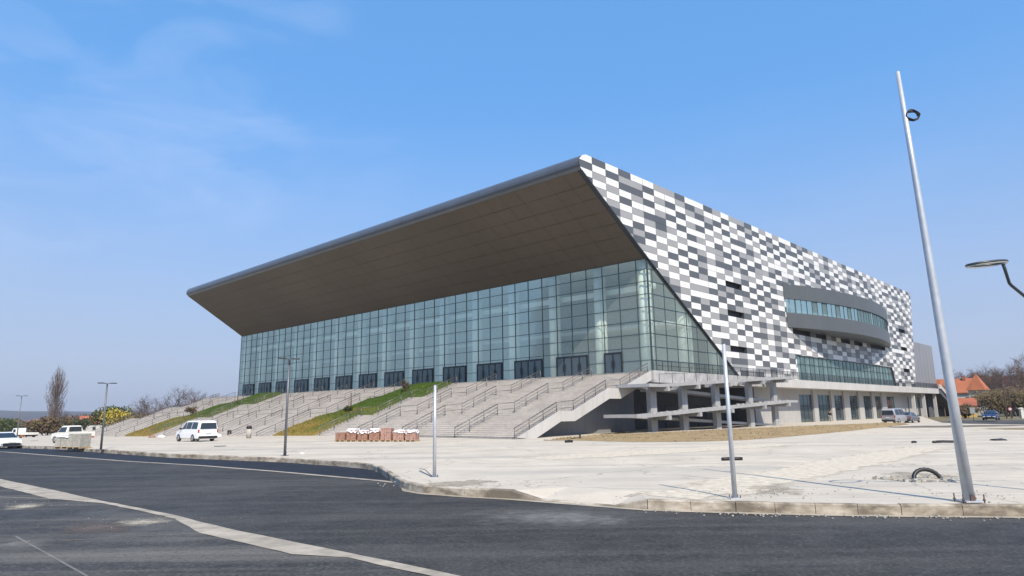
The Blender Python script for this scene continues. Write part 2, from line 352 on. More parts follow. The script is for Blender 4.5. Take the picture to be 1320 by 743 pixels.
# ------------------------------------------------------------------ builders
def tag(o, label=None, cat=None, group=None, kind=None):
    if label: o['label'] = label
    if cat: o['category'] = cat
    if group: o['group'] = group
    if kind: o['kind'] = kind
    return o
def empty(name, loc, label, cat, group=None, rz=0.0):
    o = bpy.data.objects.new(name, None); COL.objects.link(o); o.location = loc; o.rotation_euler = (0, 0, rz)
    o.empty_display_size = .3
    return tag(o, label, cat, group)
def origin_of(o):
    v = Vector((0, 0, 0))
    while o is not None:
        v = v + Vector(o.location); o = o.parent
    return v
def copy_tree(o, parent=None):
    c = o.copy(); COL.objects.link(c)
    if parent is not None: c.parent = parent
    for ch in list(o.children): copy_tree(ch, c)
    return c
class MB:
    def __init__(self): self.v = []; self.f = []; self.mi = []; self.sm = []
    def face(self, pts, mi=0, smooth=False):
        b = len(self.v); self.v.extend([tuple(p) for p in pts]); self.f.append(tuple(range(b, b + len(pts)))); self.mi.append(mi); self.sm.append(smooth)
    def hexa(self, p, mi=0):
        """8 corners: bottom ring of 4, top ring of 4"""
        b = len(self.v); self.v.extend([tuple(q) for q in p])
        for f in ((3, 2, 1, 0), (4, 5, 6, 7), (0, 1, 5, 4), (1, 2, 6, 5), (2, 3, 7, 6), (3, 0, 4, 7)):
            self.f.append(tuple(b + i for i in f)); self.mi.append(mi); self.sm.append(False)
    def box(self, x0, x1, y0, y1, z0, z1, mi=0):
        self.hexa([(x0, y0, z0), (x1, y0, z0), (x1, y1, z0), (x0, y1, z0), (x0, y0, z1), (x1, y0, z1), (x1, y1, z1), (x0, y1, z1)], mi)
    def sbox(self, s0, s1, t0, t1, z0, z1, mi=0):
        self.hexa([W(s0, t0, z0), W(s1, t0, z0), W(s1, t1, z0), W(s0, t1, z0), W(s0, t0, z1), W(s1, t0, z1), W(s1, t1, z1), W(s0, t1, z1)], mi)
    def tube(self, pts, radii, n=8, cap=True, mi=0, smooth=True):
        pts = [Vector(p) for p in pts]
        if isinstance(radii, (int, float)): radii = [radii] * len(pts)
        b = len(self.v); prev = None
        for i, p in enumerate(pts):
            d = (pts[min(i + 1, len(pts) - 1)] - pts[max(i - 1, 0)])
            d = d.normalized() if d.length > 1e-9 else Vector((0, 0, 1))
            if prev is None:
                a = d.cross(Vector((0, 0, 1)))
                if a.length < 1e-3: a = d.cross(Vector((1, 0, 0)))
                a.normalize()
            else:
                a = prev - d * prev.dot(d)
                if a.length < 1e-4: a = d.orthogonal()
                a.normalize()
            prev = a; c = d.cross(a)
            for k in range(n):
                g = 2 * math.pi * k / n
                self.v.append(tuple(p + (a * math.cos(g) + c * math.sin(g)) * radii[i]))
        for i in range(len(pts) - 1):
            for k in range(n):
                k2 = (k + 1) % n
                self.f.append((b + i * n + k, b + i * n + k2, b + (i + 1) * n + k2, b + (i + 1) * n + k)); self.mi.append(mi); self.sm.append(smooth)
        if cap:
            self.f.append(tuple(b + k for k in reversed(range(n)))); self.mi.append(mi); self.sm.append(False)
            e = b + (len(pts) - 1) * n
            self.f.append(tuple(e + k for k in range(n))); self.mi.append(mi); self.sm.append(False)
    def prism(self, poly, fn, a, b, mi=0):
        """polygon of 2-d points, fn(p, a|b) -> 3-d, with both end caps"""
        n = len(poly); base = len(self.v)
        self.v.extend([tuple(fn(p, a)) for p in poly]); self.v.extend([tuple(fn(p, b)) for p in poly])
        self.f.append(tuple(base + i for i in range(n))); self.f.append(tuple(base + n + i for i in reversed(range(n))))
        self.mi += [mi, mi]; self.sm += [False, False]
        for i in range(n):
            j = (i + 1) % n
            self.f.append((base + i, base + n + i, base + n + j, base + j)); self.mi.append(mi); self.sm.append(False)
    def build(self, name, mats, parent=None, off=None, bevel=0., fix=True):
        if off is None: off = origin_of(parent) if parent is not None else Vector((0, 0, 0))
        me = bpy.data.meshes.new(name)
        me.from_pydata([(x - off.x, y - off.y, z - off.z) for x, y, z in self.v], [], self.f)
        for mm in (mats if isinstance(mats, (list, tuple)) else [mats]): me.materials.append(mm)
        me.polygons.foreach_set('material_index', self.mi); me.polygons.foreach_set('use_smooth', self.sm)
        if fix:
            bm = bmesh.new(); bm.from_mesh(me); bmesh.ops.recalc_face_normals(bm, faces=bm.faces[:]); bm.to_mesh(me); bm.free()
        me.update()
        o = bpy.data.objects.new(name, me); COL.objects.link(o)
        if parent is not None: o.parent = parent
        if bevel:
            b = o.modifiers.new('bevel', 'BEVEL'); b.width = bevel; b.segments = 2; b.limit_method = 'ANGLE'
        return o
ZERO = Vector((0, 0, 0))
def local(name, mb, mats, parent, bevel=0.):            # mesh already in the thing's own frame
    return mb.build(name, mats, parent, ZERO, bevel)

def sheet(name, poly, mat, dz, kind='structure', zfix=None, label=None, cat=None):
    """a flat outline laid on the terrain; folded where the terrain folds"""
    bm = bmesh.new()
    vs = [bm.verts.new((p[0], p[1], 0)) for p in poly]
    for tri in tessellate_polygon([[Vector((p[0], p[1], 0)) for p in poly]]):
        try: bm.faces.new([vs[i] for i in tri])
        except ValueError: pass
    nrm = Vector((V.y, -V.x, 0))
    for sv in (22, 220):
        bmesh.ops.bisect_plane(bm, geom=bm.verts[:] + bm.edges[:] + bm.faces[:], plane_co=W(sv, 0), plane_no=nrm, dist=1e-5)
    fixed = {} if zfix is None else {(round(k[0], 3), round(k[1], 3)): z for k, z in zfix.items()}
    for v in bm.verts:
        z = fixed.get((round(v.co.x, 3), round(v.co.y, 3)))
        v.co.z = gz(v.co.x, v.co.y) + dz if z is None else z
    for f in bm.faces:
        f.normal_update()
        if f.normal.z < 0: f.normal_flip()
    me = bpy.data.meshes.new(name); bm.to_mesh(me); bm.free(); me.materials.append(mat)
    o = bpy.data.objects.new(name, me); COL.objects.link(o)
    return tag(o, label, cat, None, kind)
def xy(p): return (p.x, p.y)
RZ = -0.22                                   # road level below the kerb top

# ------------------------------------------------------------------ ground, street, paving
sheet('ground', [(6000 * math.cos(2 * math.pi * k / 72), 6000 * math.sin(2 * math.pi * k / 72)) for k in range(72)], MT['terrain'], -.32)
KPIX = [(21.5, 574.6), (129, 579.5), (220, 585.4), (368, 590.7), (440, 595.2), (468, 597.6), (482, 599.6), (492, 603.6), (500, 608.5), (509, 614.5), (518, 619.8), (530, 623.3), (548, 626.2), (600, 629.6), (661, 632.5)]
KR = [(835, 644.5), (948, 647.6), (1050, 649.6), (1160, 651), (1320, 652)]
kl = [ground_at(*p) for p in KPIX]; kr = [ground_at(*p) for p in KR]
d0 = (kl[0] - kl[1]).normalized(); ext = [kl[0] + d0 * 110, kl[0] + d0 * 80, kl[0] + d0 * 40]
for e in ext: e.z = gz(e.x, e.y)
kl = ext + kl
d1 = (kr[-1] - kr[-2]).normalized()
for k in (12, 40): kr.append(kr[4] + d1 * k)
A, B = kl[-1], kr[0]
dirAB = (B - A).normalized(); nAB = Vector((-dirAB.y, dirAB.x, 0))
if nAB.y < 0: nAB = -nAB
I1, I2 = A + dirAB * .9 + nAB * 1.5, B - dirAB * .9 + nAB * 1.5
A2, B2 = A + dirAB * .9, B - dirAB * .9
far = [xy(ground_at(*p)) for p in ((1500, 548.5), (1330, 547.5), (1250, 546.6), (1214, 545.2))] + [xy(W(3, 122)), xy(W(100, 60)), xy(W(112, -2))] + [xy(ground_at(*p)) for p in ((112, 561.5), (60, 559), (0, 557.5), (-80, 556.5), (-220, 556.5))]
plaza_poly = [xy(p) for p in kl] + [xy(I1), xy(I2)] + [xy(p) for p in kr] + far
sheet('paving', plaza_poly, MT['plaza'], 0.0)
mb = MB()
zl = RZ + .02
mb.face([A, I1, (A2.x, A2.y, zl)]); mb.face([I1, I2, (B2.x, B2.y, zl), (A2.x, A2.y, zl)]); mb.face([I2, B, (B2.x, B2.y, zl)])
tag(mb.build('dropped_kerb_ramp', MT['plaza']), kind='structure')
# street
road_poly = [xy(p) for p in kl] + [xy(p) for p in kr] + [(60, -60), (40, -90), (-200, -60), (-330, 130)]
sheet('road', road_poly, MT['asphalt'], RZ)
def rp(x, y, dz=0.): return ground_at(x, y, RZ + dz)
GUT = [(-60, 577.8), (0, 582.7), (80, 588.6), (161, 594.8), (260, 600.6), (354, 608), (430, 614.8), (489, 620), (520, 623.8), (545, 627)]
lane = [xy(rp(*p)) for p in GUT]
lane_k = [xy(p) for p in kl[2:15]]
sheet('parking_lane', lane + list(reversed(lane_k)) , MT['asphalt_new'], RZ + .004)
def strip(name, line, width, mat, dz, th=0.):
    """flat ribbon along a ground polyline"""
    pts = [Vector(p) for p in line]; L, Rr = [], []
    for i, p in enumerate(pts):
        d = (pts[min(i + 1, len(pts) - 1)] - pts[max(i - 1, 0)]); d.z = 0; d.normalize()
        nn = Vector((-d.y, d.x, 0)); wd = width[i] if isinstance(width, (list, tuple)) else width
        L.append(p + nn * wd / 2); Rr.append(p - nn * wd / 2)
    return sheet(name, [xy(p) for p in L] + [xy(p) for p in reversed(Rr)], mat, dz)
gl = [rp(*p) for p in GUT]
g0 = gl[0] + (gl[0] - gl[1]).normalized() * 120
kfoot = [Vector((p.x, p.y, 0)) for p in kl[-4:]] + [A2, B2] + [Vector((p.x, p.y, 0)) for p in kr]
kf = []
for i, p in enumerate(kfoot):
    d = kfoot[min(i + 1, len(kfoot) - 1)] - kfoot[max(i - 1, 0)]; d.normalize()
    kf.append(p + Vector((d.y, -d.x, 0)) * .17)
strip('gutter', [g0] + gl[:-1] + kf, [.26] * (len(gl)) + [.22] * len(kf), MT['gutter'], RZ + .010)
# concrete band between the street and the older carriageway in front of it
BUP = [(-90, 602), (0, 618), (70, 632.5), (130, 646), (180, 655.5), (230, 665.8), (262, 674.5), (303, 684), (352, 694), (400, 703.6), (470, 718), (530, 730), (590, 743), (720, 772)]
BLO = [(-90, 608), (0, 627.5), (64, 643.6), (130, 649), (180, 659), (226, 669.6), (258, 688), (300, 697.5), (340, 707), (376, 715.5), (450, 719.6), (515, 735), (575, 748), (690, 775)]
up = [rp(*p) for p in BUP]; lo = [rp(*p) for p in BLO]
def jag(pts, amp):
    o = []
    for i in range(len(pts) - 1):
        n = max(1, int((pts[i + 1] - pts[i]).length / .35))
        for k in range(n):
            p = pts[i].lerp(pts[i + 1], k / n); o.append(p + Vector((rng.uniform(-amp, amp), rng.uniform(-amp, amp), 0)) * (1 if k else .3))
    return o + [pts[-1]]
sheet('concrete_band', [xy(p) for p in jag(up, .012)] + [xy(p) for p in reversed(jag(lo, .02))], MT['gutter'], RZ + .012)
sheet('old_carriageway', [xy(p) for p in lo] + [(3, -10), (-60, -30), (-90, 40)], MT['asphalt_old'], RZ + .004)
def blob(name, px, py, rx, ry, mat, dz, ang=0., irr=.35, n=26, seed=0):
    c = rp(px, py) if dz < -.1 else ground_at(px, py)
    r_ = random.Random(seed); pts = []
    ph = [r_.uniform(0, 6.28) for _ in range(4)]
    for k in range(n):
        a = 2 * math.pi * k / n
        f = 1 + irr * (.5 * math.sin(2 * a + ph[0]) + .3 * math.sin(3 * a + ph[1]) + .35 * math.sin(5 * a + ph[2]) + .3 * math.sin(9 * a + ph[3]))
        x, y = rx * f * math.cos(a), ry * f * math.sin(a)
        pts.append((c.x + x * math.cos(ang) - y * math.sin(ang), c.y + x * math.sin(ang) + y * math.cos(ang)))
    return sheet(name, pts, mat, dz)
def patch_mat(name, col, thr, sc, seed, sx=1.0, soft=.12):
    m, t, p = new_mat(name); g = geo(t); o = t.nodes['Material Output']
    tcg = N(t, 'ShaderNodeTexCoord').outputs['UV']
    sub = N(t, 'ShaderNodeVectorMath', operation='SUBTRACT'); t.links.new(tcg, sub.inputs[0]); sub.inputs[1].default_value = (.5, .5, 0)
    mul = N(t, 'ShaderNodeVectorMath', operation='MULTIPLY'); t.links.new(sub.outputs[0], mul.inputs[0]); mul.inputs[1].default_value = (sx, 1, 1)
    ln = N(t, 'ShaderNodeVectorMath', operation='LENGTH'); t.links.new(mul.outputs[0], ln.inputs[0])
    n1 = noise_tex(t, mapped(t, g, loc=(seed, 0, 0)), sc, 7, .7)
    r = N(t, 'ShaderNodeMath', operation='SUBTRACT'); t.links.new(n1, r.inputs[0]); t.links.new(maprange(t, ln.outputs['Value'], .0, .5, -.12, .5), r.inputs[1])
    f = maprange(t, r.outputs[0], thr, thr + soft, 0, .85)
    t.links.new(ramp(t, noise_tex(t, g, 4, 4), ((.3, tuple(c * .75 for c in col)), (.7, tuple(min(1, c * 1.2) for c in col)))), p.inputs['Base Color']); p.inputs['Roughness'].default_value = .95
    tr = N(t, 'ShaderNodeBsdfTransparent'); mx = N(t, 'ShaderNodeMixShader'); t.links.new(f, mx.inputs[0])
    t.links.new(tr.outputs[0], mx.inputs[1]); t.links.new(p.outputs[0], mx.inputs[2]); t.links.new(mx.outputs[0], o.inputs['Surface'])
    return m
def patch(name, px0, px1, dz, mat, wid):
    """a dusting of soil with a ragged edge: a long quad between two ground points"""
    a = ground_at(*px0, dz); b = ground_at(*px1, dz); d = (b - a); d.z = 0; d.normalize(); n = Vector((-d.y, d.x, 0)) * wid / 2
    me = bpy.data.meshes.new(name); q = [a - n, b - n, b + n, a + n]
    me.from_pydata([tuple(p) for p in q], [], [(0, 1, 2, 3)]); uv = me.uv_layers.new()
    for i, c in enumerate(((0, 0), (1, 0), (1, 1), (0, 1))): uv.data[i].uv = c
    me.materials.append(mat); o = bpy.data.objects.new(name, me); COL.objects.link(o)
    return tag(o, kind='structure')
pm1 = patch_mat('scattered_sand', (.46, .41, .32), .20, 2.2, 3, 1, .36); pm2 = patch_mat('scattered_red_dust', (.14, .11, .095), .18, 2.0, 8, 1, .4)
pm3 = patch_mat('grey_dust', (.17, .165, .155), .14, 1.6, 5, 1, .42); pm4 = patch_mat('trodden_earth', (.36, .31, .24), .22, .9, 12)
pm5 = patch_mat('pale_sand', (.66, .585, .46), -.02, .6, 17, .75)
patch('sand_patch', (-10, 656), (75, 650), RZ + .010, pm1, 2.2)
patch('sand_patch', (130, 678), (230, 668), RZ + .010, pm1, 2.4)
patch('dust_patch', (60, 690), (190, 672), RZ + .008, pm2, 3.0)
patch('dust_patch', (-60, 715), (90, 690), RZ + .008, pm3, 3.0)
patch('dust_patch', (560, 662), (900, 672), RZ + .008, pm3, 3.6)
patch('soil_patch', (540, 621), (652, 626), .006, pm4, 3.0)
patch('soil_patch', (905, 618), (1020, 642), .006, pm4, 4.5)
patch('soil_patch', (1130, 615), (1245, 612), .006, pm4, 4.)
patch('sand_track', (862, 641), (1200, 576), .009, pm5, 2.6)
patch('sand_track', (690, 592), (1010, 572.5), .009, pm5, 3.4)
patch('soil_patch', (1120, 551.5), (1330, 548), .008, patch_mat('dark_trodden_soil', (.17, .145, .115), .05, .5, 31), 9.)
patch('soil_patch', (1250, 553), (1400, 553), .009, patch_mat('brown_earth', (.27, .20, .10), .15, .8, 22), 9.)
# thin joints in the old carriageway
def seam(name, pts, wd, mat): return strip(name, [rp(*p) for p in pts], wd, mat, RZ + .009)
seam('road_joint', [(-20, 640.5), (40, 642.6), (95, 644.8), (140, 648.5)], .05, MT['gutter'])
seam('road_joint', [(25, 702), (110, 696), (190, 691.5), (258, 688.5)], .04, MT['worn'])
seam('road_joint', [(20, 692), (60, 714), (120, 748)], .04, MT['worn'])
# kerb stones
def kerb_run(pts, wd=.18, top0=None):
    mb = MB()
    for i in range(len(pts) - 1):
        a, b = pts[i], pts[i + 1]; L = (b - a).length
        if L < .05: continue
        n = max(1, round(L / 1.0)) if L < 60 else max(1, round(L / 6))
        d = (b - a) / L; nn = Vector((d.y, -d.x, 0)).normalized()
        for k in range(n):
            p0, p1 = a.lerp(b, (k + .006) / n), a.lerp(b, (k + 1 - .006) / n)
            j = rng.uniform(-.008, .008); o = nn * (.05 + rng.uniform(-.006, .006)); i_ = nn * (.05 - wd)
            ch = nn * .02
            zt0, zt1 = p0.z + .012 + j, p1.z + .012 + j
            zb = min(gz(p0.x, p0.y), p0.z) + RZ - .1; zb1 = min(gz(p1.x, p1.y), p1.z) + RZ - .1
            P = lambda p, off, z: Vector((p.x + off.x, p.y + off.y, z))
            q0 = [P(p0, o, zb), P(p0, o, zt0 - .03), P(p0, o - ch, zt0), P(p0, i_, zt0), P(p0, i_, zb)]
            q1 = [P(p1, o, zb1), P(p1, o, zt1 - .03), P(p1, o - ch, zt1), P(p1, i_, zt1), P(p1, i_, zb1)]
            mb.face(q0); mb.face(list(reversed(q1)))
            for m_ in range(4): mb.face([q0[m_], q0[m_ + 1], q1[m_ + 1], q1[m_]])
    return mb
A2z, B2z = Vector((A2.x, A2.y, RZ + .03)), Vector((B2.x, B2.y, RZ + .03))
tag(kerb_run(kl + [A2z, B2z] + kr).build('kerb', MT['kerb']), kind='structure')
gv = MB(); r_ = random.Random(15)
def pebbles(c, rx, ry, n, z0, smin=.010, smax=.032):
    for k in range(n):
        p = Vector((c.x + r_.gauss(0, rx), c.y + r_.gauss(0, ry), 0)); p.z = gz(p.x, p.y) + z0; q = r_.uniform(smin, smax); a0 = r_.uniform(0, 6)
        ring = [[p + Vector((math.cos(a0 + i * 1.57) * q * r_.uniform(.7, 1.2), math.sin(a0 + i * 1.57) * q * r_.uniform(.7, 1.2), zz)) for i in range(4)] for zz in (0, q * .7)]
        gv.hexa(ring[0] + ring[1])
for (px, py, rx, ry, n) in ((960, 636, 1.4, .6, 110), (1180, 616, 1.2, .8, 70), (600, 624, 1.4, .6, 80), (1260, 640, 1.0, .6, 40)): pebbles(ground_at(px, py), rx, ry, n, .004)
for i in range(len(kr) - 2):
    for k in range(14): pebbles(kr[i].lerp(kr[i + 1], r_.random()) - Vector((.15, .35, 0)), .12, .14, 2, RZ + .012, .01, .035)
for (px, py, rx, ry, n) in ((40, 652, 1.0, .5, 30), (185, 672, 1.0, .5, 35)): pebbles(rp(px, py), rx, ry, n, RZ + .012, .006, .014)
tag(gv.build('gravel', MT['paver_grey'], fix=False), 'loose stones scattered on the paving and along the kerb', 'gravel', kind='stuff')
# dry soil strip before the side of the building
FR = [(700, 568.4), (748, 568.2), (820, 570.3), (905, 569.5), (960, 567.6), (1000, 564.6), (1050, 560.3), (1100, 555.4), (1150, 549.6), (1172, 547.4)]
BK = [(720, 566.0), (775, 563), (825, 560), (880, 556.9), (930, 554.6), (985, 552.2), (1040, 550), (1085, 548.3), (1130, 547), (1165, 546.2)]
mb = MB(); nx, ny = 60, 6
def pl(P_, f):
    x = f * (len(P_) - 1); i = min(int(x), len(P_) - 2); return (P_[i][0] + (P_[i + 1][0] - P_[i][0]) * (x - i), P_[i][1] + (P_[i + 1][1] - P_[i][1]) * (x - i))
gr = []
for i in range(nx + 1):
    a = ground_at(*pl(FR, i / nx)); b = ground_at(*pl(BK, i / nx)); row = []
    for j in range(ny + 1):
        p = a.lerp(b, j / ny); e = math.sin(math.pi * j / ny) * min(1, i / 6, (nx - i) / 6)
        p.z += -.02 + e * (.22 + .16 * noise.noise(p * .4)) + .03; row.append(p)
    gr.append(row)
for i in range(nx):
    for j in range(ny): mb.face([gr[i][j], gr[i + 1][j], gr[i + 1][j + 1], gr[i][j + 1]], smooth=True)
tag(mb.build('soil_strip', MT['mulch']), kind='structure')
b = MB(); r_ = random.Random(9)
for k in range(3500):
    i, j = r_.randrange(nx), r_.randrange(ny); p = gr[i][j].lerp(gr[i + 1][j], r_.random()).lerp(gr[i][j + 1].lerp(gr[i + 1][j + 1], r_.random()), r_.random())
    if noise.noise(p * .45) < -.1: continue
    a_ = r_.uniform(0, 6.28); d = Vector((math.cos(a_), math.sin(a_), 0)) * r_.uniform(.02, .06)
    b.face([p - d, p + d, p + Vector((r_.uniform(-.1, .1), r_.uniform(-.1, .1), r_.uniform(.03, .12)))])
tag(b.build('dry_grass', MT['mulch'], fix=False), 'dry ochre grass on the soil strip before the ramp', 'grass', kind='stuff')
bk3 = [ground_at(*p) for p in BK[1:]]
mb = kerb_run([Vector((p.x, p.y, p.z + .12)) for p in bk3], .12)
tag(mb.build('soil_edging', MT['gutter']), kind='structure')

# ------------------------------------------------------------------ the arena
SL = 102.4                                      # length of the front
ZR = 28.85                                      # parapet height
arena = empty('sports_arena', W(0, 0, 0), 'large sports hall with glazed front, bronze overhanging soffit and chequered grey and white side', 'building')
def clip(poly, a, b, c):
    """keep a*x+b*y+c>=0"""
    o = []
    for i in range(len(poly)):
        p, q = poly[i], poly[(i + 1) % len(poly)]
        fp, fq = a * p[0] + b * p[1] + c, a * q[0] + b * q[1] + c
        if fp >= 0: o.append(p)
        if (fp >= 0) != (fq >= 0):
            k = fp / (fp - fq); o.append((p[0] + (q[0] - p[0]) * k, p[1] + (q[1] - p[1]) * k))
    return o
def clip_to(poly, conv):
    n = len(conv)
    for i in range(n):
        (x0, y0), (x1, y1) = conv[i], conv[(i + 1) % n]
        poly = clip(poly, -(y1 - y0), x1 - x0, -(-(y1 - y0) * x0 + (x1 - x0) * y0))
        if len(poly) < 3: return []
    return poly
# side wall outline pieces in (t, z), counter-clockwise
TIPT, SLANT0, SLANT1 = -12.0, (0.0, 19.45), (19.6, 7.25)
def edge_t(z): return 0.0 + (19.45 - z) / (19.45 - 7.25) * 19.6
ZB = 6.30
front_piece = [(edge_t(ZB), ZB), (41.0, ZB), (41.0, ZR), (-10.9, ZR), (-11.6, 28.57), (-12.0, 28.15), (-12.12, 27.7), (-11.97, 27.2), (-11.72, 26.97), (0, 19.45)]
# lower the outline to the convex hull along the soffit line
zoom_pieces = [front_piece,
               [(41.0, 10.36), (91.9, 10.36), (91.9, ZR), (41.0, ZR)],
               [(91.9, 10.36), (93.6, ZB), (109.0, ZB), (114.2, ZR), (91.9, ZR)]]
T0, TW, RH = -9.9 - 2.4, 2.4, 0.8
holes = set()
def hole(t0, z1, cols, rows=1):
    c = round((t0 - T0) / TW); r = round((ZR - z1) / RH)
    for i in range(cols):
        for j in range(rows): holes.add((c + i, r + j))
HOLES = [(19.0, 19.25, 2), (19.0, 15.2, 2), (19.0, 10.4, 2), (100.5, 19.25, 2), (100.5, 15.2, 2), (100.5, 10.4, 2),
         (40.5, 14.45, 3), (50.1, 14.45, 2), (62.1, 14.45, 2), (69.3, 14.45, 2), (78.9, 14.45, 4)]
for h in HOLES: hole(*h)
ncol, nrow = 54, 29
colour = {}
pr = random.Random(21)
for r in range(nrow):
    c = 0
    while c < ncol:
        up_ = colour.get((c, r - 1)); lf = colour.get((c - 1, r))
        up_ = None if up_ is None else up_ % 10; lf = None if lf is None else lf % 10
        wts = {0: .46, 1: .34, 2: .27}
        if up_ is not None: wts[up_] *= .06
        if up_ in (1, 2): wts[0] *= 1.35
        if lf is not None: wts[lf] *= .10
        if lf in (1, 2): wts[0] *= 1.2
        k = pr.choices((0, 1, 2), [wts[i] for i in range(3)])[0]
        colour[(c, r)] = k; c += 1
        if pr.random() < .17 and c < ncol and colour.get((c, r - 1), 5) % 10 != k:
            colour[(c, r)] = k + 10; c += 1       # joined to its left neighbour
clad = MB()
for conv in zoom_pieces:
    for r in range(nrow):
        c = 0
        while c < ncol:
            if (c, r) in holes: c += 1; continue
            k = colour[(c, r)] % 10; c2 = c + 1
            if c2 < ncol and colour[(c2, r)] >= 10 and (c2, r) not in holes: c2 += 1
            t0, t1 = T0 + c * TW + .02, T0 + c2 * TW - .02; z1, z0 = ZR - r * RH - .015, ZR - (r + 1) * RH + .015
            poly = clip_to([(t0, z0), (t1, z0), (t1, z1), (t0, z1)], conv)
            if len(poly) >= 3:
                a_ = pr.uniform(-.003, .003); b_ = pr.uniform(-.003, .003)
                tm, zm = (t0 + t1) / 2, (z0 + z1) / 2
                clad.face([W(-.16 + a_ * (p[0] - tm) + b_ * (p[1] - zm), p[0], p[1]) for p in poly], k)
            c = c2
clad_o = clad.build('panel_cladding', [MT['white_panel'], MT['grey_panel'], MT['dark_panel']], arena, fix=False)
me = clad_o.data
bm = bmesh.new(); bm.from_mesh(me)
nside = Vector((V.y, -V.x, 0))
for f in bm.faces:
    f.normal_update()
    if f.normal.dot(nside) < 0: f.normal_flip()
bm.to_mesh(me); bm.free()
# backing wall 0.3 m thick behind the panels, with real recesses at the slots
bk_ = MB()
for conv in zoom_pieces:
    for c in range(ncol):
        r0 = None
        for r in range(nrow + 1):
            h = (c, r) in holes or r == nrow
            if not h and r0 is None: r0 = r
            if h and r0 is not None:
                poly = clip_to([(T0 + c * TW, ZR - r * RH), (T0 + (c + 1) * TW, ZR - r * RH), (T0 + (c + 1) * TW, ZR - r0 * RH), (T0 + c * TW, ZR - r0 * RH)], conv)
                if len(poly) >= 3: bk_.prism(poly, lambda p, s_: W(s_, p[0], p[1]), -.10, .35)
                r0 = None
bk_.build('wall_core', MT['backing'], arena)
for (t0, z1, cols) in HOLES:
    c = round((t0 - T0) / TW); r = round((ZR - z1) / RH)
    m_ = MB(); m_.sbox(.36, .42, T0 + c * TW - .1, T0 + (c + cols) * TW + .1, ZR - (r + 1) * RH - .1, ZR - r * RH + .1)
    m_.build('slot_window', MT['dark'], arena)
# dark trim along the slanted edge
m_ = MB()
m_.prism([(-11.70, 26.93), (0, 19.40), (edge_t(6.3), 6.3), (edge_t(6.3) - .18, 6.3), (-.08, 19.30), (-11.74, 26.80)], lambda p, s_: W(s_, p[0], p[1]), -.22, .3)
m_.build('edge_trim', MT['door_frame'], arena)

# soffit, rounded edge and roof
prof = [(0.15, 19.36), (-11.72, 26.95)]
m_ = MB()
npx, npy = 43, 7
for i in range(npx):
    for j in range(npy):
        s0, s1 = SL * i / npx + .016, SL * (i + 1) / npx - .016
        p0 = Vector(prof[0]).lerp(Vector(prof[1]), j / npy + .0016); p1 = Vector(prof[0]).lerp(Vector(prof[1]), (j + 1) / npy - .0016)
        dz_ = pr.uniform(-.008, .008)
        m_.face([W(s0, p0.x, p0.y + dz_), W(s1, p0.x, p0.y + dz_), W(s1, p1.x, p1.y + dz_), W(s0, p1.x, p1.y + dz_)])
m_.build('soffit', MT['soffit'], arena)
m_ = MB(); m_.prism([(0.3, 19.6), (0.3, 19.42), (-11.66, 27.05), (-11.5, 27.2)], lambda p, s_: W(s_, p[0], p[1]), .02, SL - .02); m_.build('soffit_backing', MT['seam'], arena)
nose = [(-11.72, 26.95), (-11.97, 27.2), (-12.10, 27.5), (-12.12, 27.8), (-12.0, 28.15), (-11.85, 28.36), (-11.6, 28.57), (-10.9, 28.87), (-9.6, 28.9)]
m_ = MB(); nseg_ = 34
for i in range(nseg_):
    s0, s1 = -.1 + (SL + .1) * i / nseg_ + .008, -.1 + (SL + .1) * (i + 1) / nseg_ - .008
    for j in range(len(nose) - 1):
        a, b = nose[j], nose[j + 1]
        m_.face([W(s0, *a), W(s1, *a), W(s1, *b), W(s0, *b)], smooth=False)
m_.build('roof_edge', MT['fascia'], arena)
m_ = MB(); m_.prism([(-10.9, 28.8), (-9.6, 28.8), (-9.6, 26.4), (-11.5, 27.25), (-11.95, 27.7), (-11.5, 28.5)], lambda p, s_: W(s_, p[0], p[1]), .05, SL - .03)
m_.build('edge_core', MT['backing'], arena)
m_ = MB(); m_.face([W(.36, -9.6, 28.7), W(SL, -9.6, 28.7), W(SL, 113.5, 28.7), W(.36, 113.5, 28.7)]); m_.build('roof', MT['roof'], arena)
# left and rear walls of the hall
m_ = MB()
m_.prism([(0.2, 6.2), (112, 6.2), (113.8, 28.85), (-10.9, 28.85), (-12.1, 27.7), (-11.72, 26.95), (0.2, 19.36)], lambda p, s_: W(s_, p[0], p[1]), SL - .3, SL + .02)
m_.sbox(.4, SL - .3, 111.6, 112, .0, 28.6)
m_.build('rear_wall', MT['grey_panel'], arena)

# glazed front
MS = [0.0, 1.56] + [1.56 + 2.4 * k for k in range(1, 42)] + [SL]
ZL = [6.2, 7.7, 9.2, 10.7, 12.2, 13.75, 15.25, 16.72, 18.15, 19.36]
gls = MB()
def pane(pts, q, amp=.004):
    c = sum((Vector(p) for p in pts), Vector()) / len(pts)
    gls_t = pr.gauss(0, amp), pr.gauss(0, amp)
    q.face([Vector(p) + nside * 0 + (V * ((Vector(p) - c).dot(U) * gls_t[0] + (p[2] - c.z) * gls_t[1])) for p in pts])
fg = MB()
for i in range(len(MS) - 1):
    for j in range(len(ZL) - 1):
        pane([W(MS[i] + .03, .1, ZL[j] + .03), W(MS[i + 1] - .03, .1, ZL[j] + .03), W(MS[i + 1] - .03, .1, ZL[j + 1] - .03), W(MS[i] + .03, .1, ZL[j + 1] - .03)], fg)
fgo = fg.build('front_glazing', MT['glass'], arena, fix=False)
m_ = MB()
for s_ in MS:
    m_.sbox(s_ - .035, s_ + .035, .04, .16, 6.2, 19.36)
for z_ in ZL[1:]:
    m_.sbox(-.04, SL, .05, .14, z_ - .032, z_ + .032)
m_.build('mullion', MT['mullion'], fgo, off=origin_of(arena))
